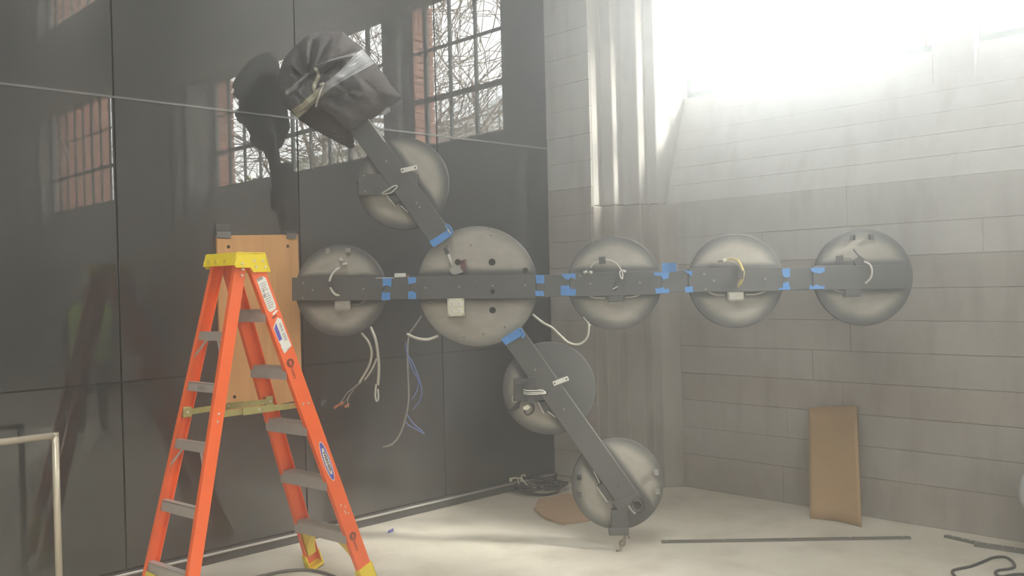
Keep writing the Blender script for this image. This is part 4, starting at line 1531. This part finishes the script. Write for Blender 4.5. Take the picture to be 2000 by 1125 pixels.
sticker(((638, -.026), (630, -.006), (662, -.004), (663, -.024)), 'ink_blue', .001, 'blue_print')
for y_, w_ in ((634, .010), (638, .014), (642, .008), (646, .013)):
    sticker(((y_, .014 - w_ / 2), (y_ - .4, .014 + w_ / 2), (y_ + 2.0, .014 + w_ / 2), (y_ + 2.4, .014 - w_ / 2)), 'ink_grey', .001, 'fine_print')
for i in range(5):
    y_ = 653 + i * 3
    sticker(((y_, .006), (y_ - .5, .024), (y_ + 1, .024), (y_ + 1.4, .006)), 'ink_grey', .001, 'fine_print')
sticker(((672, -.026), (667, .032), (680, .034), (688, -.020)), 'paper', .0009)
sticker(((683, .004), (682, .020), (683.5, .020), (684.5, .004)), 'ink_grey', .0013, 'fine_print')


def logo(py, r):
    c = on_rail(py, -.006, .0008)
    MB().add([c + DN * r * cos(k * pi / 16) + wn * r * sin(k * pi / 16) for k in range(32)], [tuple(range(32))]).build('round_stamp', 'ink_brown', frn)
    full = r * 1.05
    text_mesh('Mc', full, c + DN * (r * .15) + wn * .001 + latn * .0005, DN, wn, 'orange', 'stamp_lettering', frn, bold=.0004)
    text_mesh('Kinstry', full, c + DN * (r * 2.25) - wn * .002 + latn * .0005, DN, wn, 'ink_brown', 'stamp_lettering', frn, bold=.0003)


logo(708, .022)
logo(1046, .022)


def ellipse(py, a_, b_, lift, m, name):
    c = on_rail(py, 0, lift)
    pts_ = []
    for k in range(48):
        th = 2 * pi * k / 48
        ex = abs(cos(th)) ** 1.0 * (1 if cos(th) > 0 else -1)
        pts_.append(c + DN * a_ * ex + wn * b_ * sin(th))
    return MB().add(pts_, [tuple(range(48))]).build(name, m, frn)


ellipse(901, .110, .0225, .0006, 'paper', 'maker_badge')
ellipse(901, .105, .0190, .0010, 'ink_blue', 'maker_badge')
ellipse(901, .076, .0142, .0014, 'ink', 'maker_badge')
ellipse(901, .075, .0133, .0017, 'paper', 'maker_badge')
text_mesh('WERNER', .0200, on_rail(901, 0, .0021), DN, wn, 'ink', 'maker_name', frn, bold=.0008, sx=1.42)
# number label inside the far front rail
axf, latf, wf = rail_frame(1, -1)
pz = LP(1, -1, 1.575) - latf * .0065
MB().box(pz, (.07, .001, .035)).build('number_label', 'paper', frf)
text_mesh('252', .036, pz + Vector((-.006, -.0012, 0)), Vector((1, 0, 0)), Vector((0, 0, 1)), 'ink', 'number', frf, bold=.0008)
pz = LP(1, -1, 1.53) - latf * .0065
MB().box(pz + Vector((.004, 0, 0)), (.03, .001, .035)).build('number_label', 'paper', frf)
# scuffs of white paint
for (py, t, a_, b_) in ((985, -.010, .006, .003), (992, .012, .010, .002), (1000, .0, .012, .0025), (1005, .016, .006, .003)):
    c = on_rail(py, t, .0008)
    MB().add([c + DN * a_ * cos(k * pi / 4) * (1 + .4 * (k % 2)) + wn * b_ * sin(k * pi / 4) for k in range(8)], [tuple(range(8))]).build('paint_scuff', 'paper', frn)

# ================================================================== BOARD on the black wall
bd = empty('plywood_board', hit(500, 800, 1, -.02))
bl = bd.location
tag(bd, 'tall tan plywood board taped to the black wall behind the ladder', 'board')
BP = [(424, 460), (582, 458), (590, 772), (578, 776), (577, 783), (549, 789), (547, 794), (520, 796), (443, 804), (433, 803)]
A = [hit(x, y, 1, -.022) - bl for x, y in BP]
MB().loft([Vector((v.x, -.0045, v.z)) + Vector((0, .02 - .0, 0)) for v in A], [Vector((v.x, -.002, v.z)) for v in A]).build('board', 'ply', bd)
for (x, y) in ((446, 482), (562, 481), (458, 775), (574, 765)):
    c = hit(x, y, 1, -.022) - bl
    MB().cyl((c.x, -.001, c.z), (c.x, -.0035, c.z), .010, 14).build('bolt_hole', 'hole', bd)
for (x0, y0, x1, y1, xx0, yy0, xx1, yy1) in ((421, 437, 449, 452, 423, 452, 451, 466), (554, 450, 577, 455, 560, 455, 579, 466)):
    a, b = hit(x0, y0, 1, -.004) - bl, hit(x1, y1, 1, -.004) - bl
    e, f = hit(xx0, yy0, 1, -.026) - bl, hit(xx1, yy1, 1, -.026) - bl
    t_ = MB()
    t_.add([(a.x, .0165, a.z), (b.x, .0165, a.z), (b.x, .0165, b.z), (a.x, .0165, b.z), (e.x, -.006, e.z - .002), (f.x, -.006, e.z - .002), (f.x, -.0035, f.z), (e.x, -.0035, f.z)],
           [(0, 1, 2, 3), (3, 2, 5, 4), (4, 5, 6, 7)])
    o = t_.build('gaffer_tape', 'tape_dark', bd)
    o.modifiers.new('thickness', 'SOLIDIFY').thickness = .0015
    MB().bb(e.x, f.x, -.0085, -.006, e.z - .035, e.z).build('duct_tape', 'tape_duct', bd)

# ================================================================== HANDRAIL (left foreground)
YR = -.26
hr = empty('handrail', (hit(112, 1000, 1, YR).x, YR, 0))
tag(hr, 'brushed metal tube handrail at the left before the black wall', 'handrail')
ct = hit(111, 850, 1, YR) - hr.location
far = Vector((ct.x - 1.7, 0, ct.z))
rr = .0165
MB().tube([far, Vector((ct.x + .004, 0, ct.z))], rr, 16).build('top_tube', 'stainless', hr, smooth=True)
MB().tube([Vector((ct.x - .008, 0, ct.z + .012)), Vector((ct.x - .008, 0, 0.01))], rr, 16).build('post', 'stainless', hr, smooth=True)
MB().tube([far + Vector((.02, 0, .012)), Vector((far.x + .02, 0, .01))], rr, 16).build('post', 'stainless', hr, smooth=True)
for x_ in (ct.x - .008, far.x + .02):
    MB().cyl((x_, 0, 0), (x_, 0, .01), .045, 20).build('base_flange', 'stainless', hr)

# ================================================================== THINGS ON THE FLOOR
# plywood offcut
P = [hit(x, y, 2, 0) for x, y in ((1043, 997), (1052, 979), (1110, 968), (1165, 975), (1175, 1005), (1150, 1019), (1100, 1026), (1066, 1015))]
c = sum(P, Vector()) / len(P)
o = MB().loft([v - c for v in P], [v - c + Vector((0, 0, .018)) for v in P]).build('plywood_offcut', 'ply_floor', loc=c, bevel=.002)
tag(o, 'tan plywood offcut with clipped corners lying on the floor by the lowest disc', 'board')
# cable coil in the corner with loose wires
cc = hit(1065, 958, 2, 0)
coil = empty('cable_coil', (cc.x, cc.y, 0))
tag(coil, 'loose dark cable coil with white wire ends on the floor in the corner', 'cable')
Rn = random.Random(9)
for k in range(5):
    ax_, ay_ = Rn.uniform(.12, .24), Rn.uniform(.08, .14)
    ox, oy = Rn.uniform(-.12, .12), Rn.uniform(-.05, .03)
    ro = Rn.uniform(-.9, -.5)
    pts_ = []
    for i in range(28):
        t = 2 * pi * i / 28
        x, y = ax_ * cos(t), ay_ * sin(t)
        pts_.append(Vector((ox + x * cos(ro) - y * sin(ro), oy + x * sin(ro) + y * cos(ro), .012 + .012 * k + .012 * sin(t * 2 + k))))
    MB().tube(pts_, .009, 7, closed=True).build('cable_loop', 'black', coil, smooth=True)
MB().box((.02, -.02, .05), (.10, .06, .09), Matrix.Rotation(.4, 3, 'Z')).build('cable_box', 'black', coil, bevel=.01)


def corner_wire(pts_, r, m):
    # points given on a vertical plane through the coil facing the camera
    out = []
    n_ = Vector((FW.x, FW.y, 0)).normalized()
    for (x, y) in pts_:
        d = ray(x, y)
        base = Vector((cc.x, cc.y, 0)) - n_ * .02
        t = (base - EYE).dot(n_) / d.dot(n_)
        v = EYE + d * t
        v.z = max(v.z, .008)
        if v.y > -.03:
            v.y = -.03
        out.append(v - Vector((cc.x, cc.y, 0)))
    return MB().tube(smoothpath(out, 5), r, 6).build('wire_end', m, coil, smooth=True)


corner_wire([(1062, 950), (1045, 952), (1030, 948), (1022, 938), (1014, 934), (1002, 934), (997, 937)], .006, 'outlet')
corner_wire([(1050, 950), (1036, 950), (1026, 944), (1018, 934)], .006, 'outlet')
corner_wire([(1015, 952), (1012, 940), (1012, 934)], .006, 'outlet')
corner_wire([(1018, 936), (1019, 929), (1024, 928), (1026, 931)], .005, 'outlet')
corner_wire([(1052, 948), (1036, 944), (1028, 936)], .004, 'grey_wire')
for (x, y) in ((997, 937), (1018, 936)):
    d = ray(x, y)
    n_ = Vector((FW.x, FW.y, 0)).normalized()
    t = (Vector((cc.x, cc.y, 0)) - n_ * .03 - EYE).dot(n_) / d.dot(n_)
    v = EYE + d * t - Vector((cc.x, cc.y, 0))
    MB().tube([v + Vector((0, 0, -.014)), v + Vector((.004, 0, .014))], [.013, .009], 8).build('wire_nut', 'outlet', coil, smooth=True)


def floor_strip(pix, w, h, name, m, label, cat, y_shift=0):
    a, b = hit(*pix[0], 2, 0), hit(*pix[1], 2, 0)
    d = (b - a)
    L_ = d.length
    o = empty(name, (a + b) / 2, atan2(d.y, d.x))
    MB().bb(-L_ / 2, L_ / 2, -w / 2, w / 2, 0, h).build('flat_bar', m, o, bevel=.001)
    for f in (-.48, -.25, 0.02, .26, .47):
        MB().cyl((L_ * f, 0, h - .0005), (L_ * f, 0, h + .001), .005, 8).build('screw', 'white_plate', o)
    tag(o, label, cat)
    return o


floor_strip(((1292, 1060), (1778, 1052)), .032, .012, 'metal_strip', 'strip', 'long dark drilled metal strip lying across the floor', 'metal strip')
floor_strip(((1846, 1049), (1912, 1064)), .03, .014, 'metal_angle', 'strip', 'short dark metal strip along the foot of the concrete wall', 'metal strip')
floor_strip(((1904, 1066), (2010, 1082)), .045, .02, 'metal_channel', 'strip', 'dark metal channel by the wall at the right edge', 'metal strip')
# cardboard sheet leaning on the wall
ca, cb = hit(1582, 1013, 2, 0), hit(1683, 1030, 2, 0)
ta, tb = hit(1580, 797, 0, X2 - .035), hit(1674, 792, 0, X2 - .045)
cdo = (ca + cb) / 2
vs, fs = [], []
NU, NV = 14, 10
for j in range(NV + 1):
    for i in range(NU + 1):
        u, v = i / NU, j / NV
        A_, B_ = ca.lerp(cb, u), ta.lerp(tb, u)
        p_ = A_.lerp(B_, v)
        bow = sin(pi * u) * (.035 * (1 - v) + .012 * v)
        p_ = p_ + Vector((bow, bow * .3, sin(pi * u) * .006 * (1 - v)))
        vs.append(p_ - cdo)
for j in range(NV):
    for i in range(NU):
        k = j * (NU + 1) + i
        fs.append((k, k + 1, k + NU + 2, k + NU + 1))
o = MB().add(vs, fs).build('cardboard_sheet', 'card', loc=cdo, smooth=True)
o.modifiers.new('thickness', 'SOLIDIFY').thickness = .006
tag(o, 'brown bowed cardboard sheet leaning upright against the concrete wall', 'cardboard')
# cord at the right bottom
P = [hit(x, y, 2, .007) for x, y in ((1890, 1140), (1868, 1128), (1860, 1116), (1872, 1111), (1896, 1106), (1918, 1098), (1940, 1089), (1962, 1088), (1976, 1095), (1982, 1106), (1972, 1111), (1950, 1114), (1944, 1120), (1956, 1126), (1980, 1122), (2004, 1122), (2040, 1130))]
c = P[5].copy()
c.z = 0
o = MB().tube(smoothpath([v - c for v in P], 6), .0075, 8).build('power_cord', 'black', loc=c, smooth=True)
tag(o, 'dark power cord looping on the floor at the lower right', 'cord')
P = [hit(x, y, 2, .009) for x, y in ((470, 1135), (520, 1123), (560, 1115), (600, 1113), (630, 1118), (655, 1127), (680, 1140))]
c = P[2].copy()
c.z = 0
o = MB().tube(smoothpath([v - c for v in P], 6), .009, 8).build('floor_cable', 'strip', loc=c, smooth=True)
tag(o, 'grey cable arching on the floor under the ladder', 'cable')
# dark tool bag and plastic wrapped globe at the right edge
tbp = hit(2034, 1140, 2, 0)
o = MB()
R = []
for (k, z_) in ((1, 0), (1.04, .03), (.95, .09), (.6, .115)):
    R.append([Vector((.11 * k * cos(t * pi / 8), .09 * k * sin(t * pi / 8), z_)) for t in range(16)])
o.rings(R)
ob_ = o.build('cable_bundle', 'black', loc=tbp + Vector((.05, -.04, 0)), smooth=True)
tag(ob_, 'dark bundle at the lower right edge beside the cord', 'bundle')
gp = hit(2082, 1110, 2, 0)
gp = hit(2084, 1098, 2, 0)
wg = empty('wrapped_globe', (gp.x, gp.y, 0))
dG = (Vector((gp.x, gp.y, 0)) - EYE).dot(FW)
zc = (EYE + ray(2075, 965) * dG).z
rg = 80 / FPX * dG
R = []
for i in range(15):
    th = -pi / 2 + pi * (i + .5) / 15
    ring = []
    for k in range(28):
        a = 2 * pi * k / 28
        f = 1 + .06 * noise.noise(Vector((cos(a) * 2.5, sin(a) * 2.5, th * 3))) + .03 * noise.noise(Vector((cos(a) * 7, sin(a) * 7, th * 7)))
        ring.append(Vector((rg * f * cos(th) * cos(a), rg * f * cos(th) * sin(a), zc + rg * f * sin(th))))
    R.append(ring)
MB().rings(R).build('plastic_wrap', 'bubble', wg, smooth=True)
R = []
for i in range(9):
    th = -pi / 2 + pi * (i + .5) / 9
    R.append([Vector((rg * .86 * cos(th) * cos(2 * pi * k / 20), rg * .86 * cos(th) * sin(2 * pi * k / 20), zc + rg * .86 * sin(th))) for k in range(20)])
MB().rings(R).build('globe', 'paint', wg, smooth=True)
MB().tube([(0, 0, 0), (0, 0, .02), (0, 0, .025), (0, 0, zc - rg * .7)], [.14, .14, .03, .03], 16).build('stand', 'paint', wg)
tag(wg, 'clear plastic wrapped round thing at the right edge', 'wrapped globe')
# scraps
for (x, y, lab) in ((763, 1041, 'tiny scrap of crumpled blue tape on the floor near the black wall'),):
    c = hit(x, y, 2, 0)
    tb_ = MB().tube([(-.02, .004, .006), (-.008, -.004, .016), (.004, .004, .010), (.014, -.004, .020), (.02, .004, .006)], [.005, .009, .007, .009, .004], 5)
    tag(tb_.build('tape_scrap', 'ink_blue', loc=c), lab, 'scrap')

# ================================================================== PEOPLE (seen only in the black wall)
def person(loc, rz, h, top_m, leg_m, hat, label, arms_up=False, vest=False):
    root = empty('person', loc, rz)
    k = h / 1.75
    J = {}
    pts_ = [('pel', (0, 0, .95), .135), ('wai', (0, -.01, 1.10), .125), ('che', (0, -.01, 1.30), .150), ('neb', (0, -.01, 1.46), .075), ('nec', (0, .0, 1.53), .056), ('hea', (0, .015, 1.63), .085), ('hto', (0, .01, 1.70), .075)]
    E_ = [('pel', 'wai'), ('wai', 'che'), ('che', 'neb'), ('neb', 'nec'), ('nec', 'hea'), ('hea', 'hto')]
    for s_, n_ in ((-1, 'l'), (1, 'r')):
        el = (s_ * .27, .02, 1.13)
        ha = (s_ * .24, .12, .90)
        if arms_up:
            el = (s_ * .25, .14, 1.16)
            ha = (s_ * .12, .32, 1.32)
        pts_ += [('hip' + n_, (s_ * .095, 0, .90), .095), ('kne' + n_, (s_ * .11, .01, .50), .062), ('ank' + n_, (s_ * .115, -.02, .09), .045), ('toe' + n_, (s_ * .13, .13, .045), .042),
                 ('sho' + n_, (s_ * .185, -.01, 1.42), .062), ('elb' + n_, el, .046), ('wri' + n_, ha, .036)]
        E_ += [('pel', 'hip' + n_), ('hip' + n_, 'kne' + n_), ('kne' + n_, 'ank' + n_), ('ank' + n_, 'toe' + n_), ('neb', 'sho' + n_), ('sho' + n_, 'elb' + n_), ('elb' + n_, 'wri' + n_)]
        hv = Vector(ha)
        dr = (hv - Vector(el)).normalized()
        sd = Vector((0, 1, 0)).cross(dr).normalized() if abs(dr.y) < .9 else Vector((1, 0, 0))
        pts_.append(('pal' + n_, tuple(hv + dr * .07), .032))
        E_.append(('wri' + n_, 'pal' + n_))
        for f in range(4):
            a = hv + dr * .13 + sd * (f - 1.5) * .019
            b = a + dr * (.055 + .012 * (f in (1, 2))) + Vector((0, .012, 0))
            pts_ += [('f%d%s' % (f, n_), tuple(a), .0095), ('g%d%s' % (f, n_), tuple(b), .008)]
            E_ += [('pal' + n_, 'f%d%s' % (f, n_)), ('f%d%s' % (f, n_), 'g%d%s' % (f, n_))]
        a = hv + dr * .07 - sd * .045 * s_ + Vector((0, .02, 0))
        pts_ += [('t' + n_, tuple(a), .010), ('u' + n_, tuple(a + dr * .045), .009)]
        E_ += [('pal' + n_, 't' + n_), ('t' + n_, 'u' + n_)]
    idx = {n: i for i, (n, _, _) in enumerate(pts_)}
    me = bpy.data.meshes.new('body')
    me.from_pydata([tuple(Vector(p) * k) for _, p, _ in pts_], [(idx[a], idx[b]) for a, b in E_], [])
    o = link('body', me, root)
    o.modifiers.new('skin', 'SKIN')
    sv = me.skin_vertices[0].data
    for i, (n, p, r) in enumerate(pts_):
        fx = 1.25 if n in ('pel', 'wai', 'che') else 1.0
        sv[i].radius = (r * k * fx, r * k * (.82 if n in ('pel', 'wai', 'che') else 1.0))
        sv[i].use_root = (n == 'pel')
    o.modifiers.new('sub', 'SUBSURF').levels = 1
    o.modifiers['sub'].render_levels = 2
    # clothing colours by height: trousers, jacket, skin (object space)
    m, nt, N, L, b = newmat('person_clothes')
    tc = N.new('ShaderNodeTexCoord')
    se = N.new('ShaderNodeSeparateXYZ')
    L.new(tc.outputs['Object'], se.inputs[0])
    rp = N.new('ShaderNodeValToRGB')
    rp.color_ramp.interpolation = 'CONSTANT'
    els = rp.color_ramp.elements
    els[0].position, els[0].color = 0, M['black'].node_tree.nodes['Principled BSDF'].inputs['Base Color'].default_value
    els[1].position, els[1].color = .055, M[leg_m].node_tree.nodes['Principled BSDF'].inputs['Base Color'].default_value
    e = els.new(.52)
    e.color = M[top_m].node_tree.nodes['Principled BSDF'].inputs['Base Color'].default_value
    e = els.new(.85)
    e.color = M['skin'].node_tree.nodes['Principled BSDF'].inputs['Base Color'].default_value
    dv = N.new('ShaderNodeMath')
    dv.operation = 'DIVIDE'
    dv.inputs[1].default_value = 1.78 * k
    L.new(se.outputs['Z'], dv.inputs[0])
    L.new(dv.outputs[0], rp.inputs['Fac'])
    L.new(rp.outputs['Color'], b.inputs['Base Color'])
    b.inputs['Roughness'].default_value = .85
    me.materials.append(m)

    def torso(zs, m_, name, grow_=1.0):
        R = []
        for (z_, a_, b_) in zs:
            R.append([Vector((a_ * grow_ * cos(t * pi / 12), -.01 + b_ * grow_ * sin(t * pi / 12), z_)) * k for t in range(24)])
        return MB().rings(R, cap=False).build(name, m_, root, smooth=True)
    if vest:
        torso([(.84, .215, .165), (.95, .21, .16), (1.10, .205, .155), (1.25, .225, .165), (1.36, .235, .165), (1.44, .20, .14), (1.475, .14, .11)], 'vest', 'safety_vest')
        for z_ in (.98, 1.16):
            torso([(z_, .214, .164), (z_ + .05, .213, .163)], 'reflective', 'reflective_band', 1.02)
    # face
    for s_ in (-1, 1):
        MB().box(Vector((s_ * .032, .098, 1.64)) * k, (.022 * k, .01 * k, .010 * k)).build('eye', 'black', root, bevel=.003)
        MB().tube([Vector((s_ * .088, .01, 1.66)) * k, Vector((s_ * .098, .0, 1.635)) * k, Vector((s_ * .088, .01, 1.60)) * k], [.012, .014, .009], 6).build('ear', 'skin', root, smooth=True)
    MB().tube([Vector((0, .098, 1.645)) * k, Vector((0, .122, 1.605)) * k, Vector((0, .10, 1.595)) * k], [.008, .014, .010], 6).build('nose', 'skin', root, smooth=True)
    MB().box(Vector((0, .094, 1.565)) * k, (.045 * k, .008 * k, .010 * k)).build('mouth', 'maroon', root, bevel=.003)
    if hat:
        hz = 1.655
        R = []
        for i in range(9):
            th = pi / 2 * i / 8
            R.append([Vector((.128 * cos(th) * cos(t * pi / 14), .015 + .148 * cos(th) * sin(t * pi / 14), hz + .125 * sin(th))) * k for t in range(28)])
        ho = MB().rings(R[:-1]).build('hard_hat', hat, root, smooth=True)
        R = []
        for (f, z_) in ((.98, hz + .004), (1.12, hz - .004), (1.12, hz - .009), (.98, hz - .004)):
            R.append([Vector((.128 * f * cos(t * pi / 14), .015 + .148 * f * sin(t * pi / 14) + (.05 * max(0, sin(t * pi / 14)) if f > 1 else 0), z_)) * k for t in range(28)])
        MB().rings(R, cap=False, closed=True).build('brim', hat, ho, smooth=True)
    else:
        R = []
        for i in range(7):
            th = pi / 2 * i / 7 - .25
            R.append([Vector((.098 * cos(th) * cos(t * pi / 10), -.005 + .105 * cos(th) * sin(t * pi / 10), 1.655 + .105 * sin(th))) * k for t in range(20)])
        MB().rings(R).build('hair', 'hair', root, smooth=True)
    tag(root, label, 'person')
    return root


person((-1.50, -5.62, 0), radians(200), 1.74, 'jacket', 'jeans', 'hat_white', 'person in a green safety vest and white hard hat reflected in the black wall', vest=True)
person((-.88, -5.30, 0), radians(20), 1.74, 'jacket', 'jeans', None, 'person in dark clothes reflected beside the green vest in the black wall', arms_up=True)

# ================================================================== HAZE: scattering volume added to give the lens veil and window glow
hm = bpy.data.materials.new('lens_veil_haze')
hm.use_nodes = True
hn, hl = hm.node_tree.nodes, hm.node_tree.links
hn.remove(hn['Principled BSDF'])
vs_ = hn.new('ShaderNodeVolumeScatter')
vs_.inputs['Color'].default_value = (.96, .98, 1.0, 1)
vs_.inputs['Density'].default_value = HAZE_D
vs_.inputs['Anisotropy'].default_value = HAZE_G
hl.new(vs_.outputs[0], hn['Material Output'].inputs['Volume'])
M['haze'] = hm
hz_ = MB().bb(ROOM_X0 + .01, -.025, ROOM_Y0 + .01, -.001, .001, ROOM_Z - .01).build('haze', 'haze')
tag(hz_, 'faint haze volume added to give the lens veil and window glow', 'haze', kind='stuff')
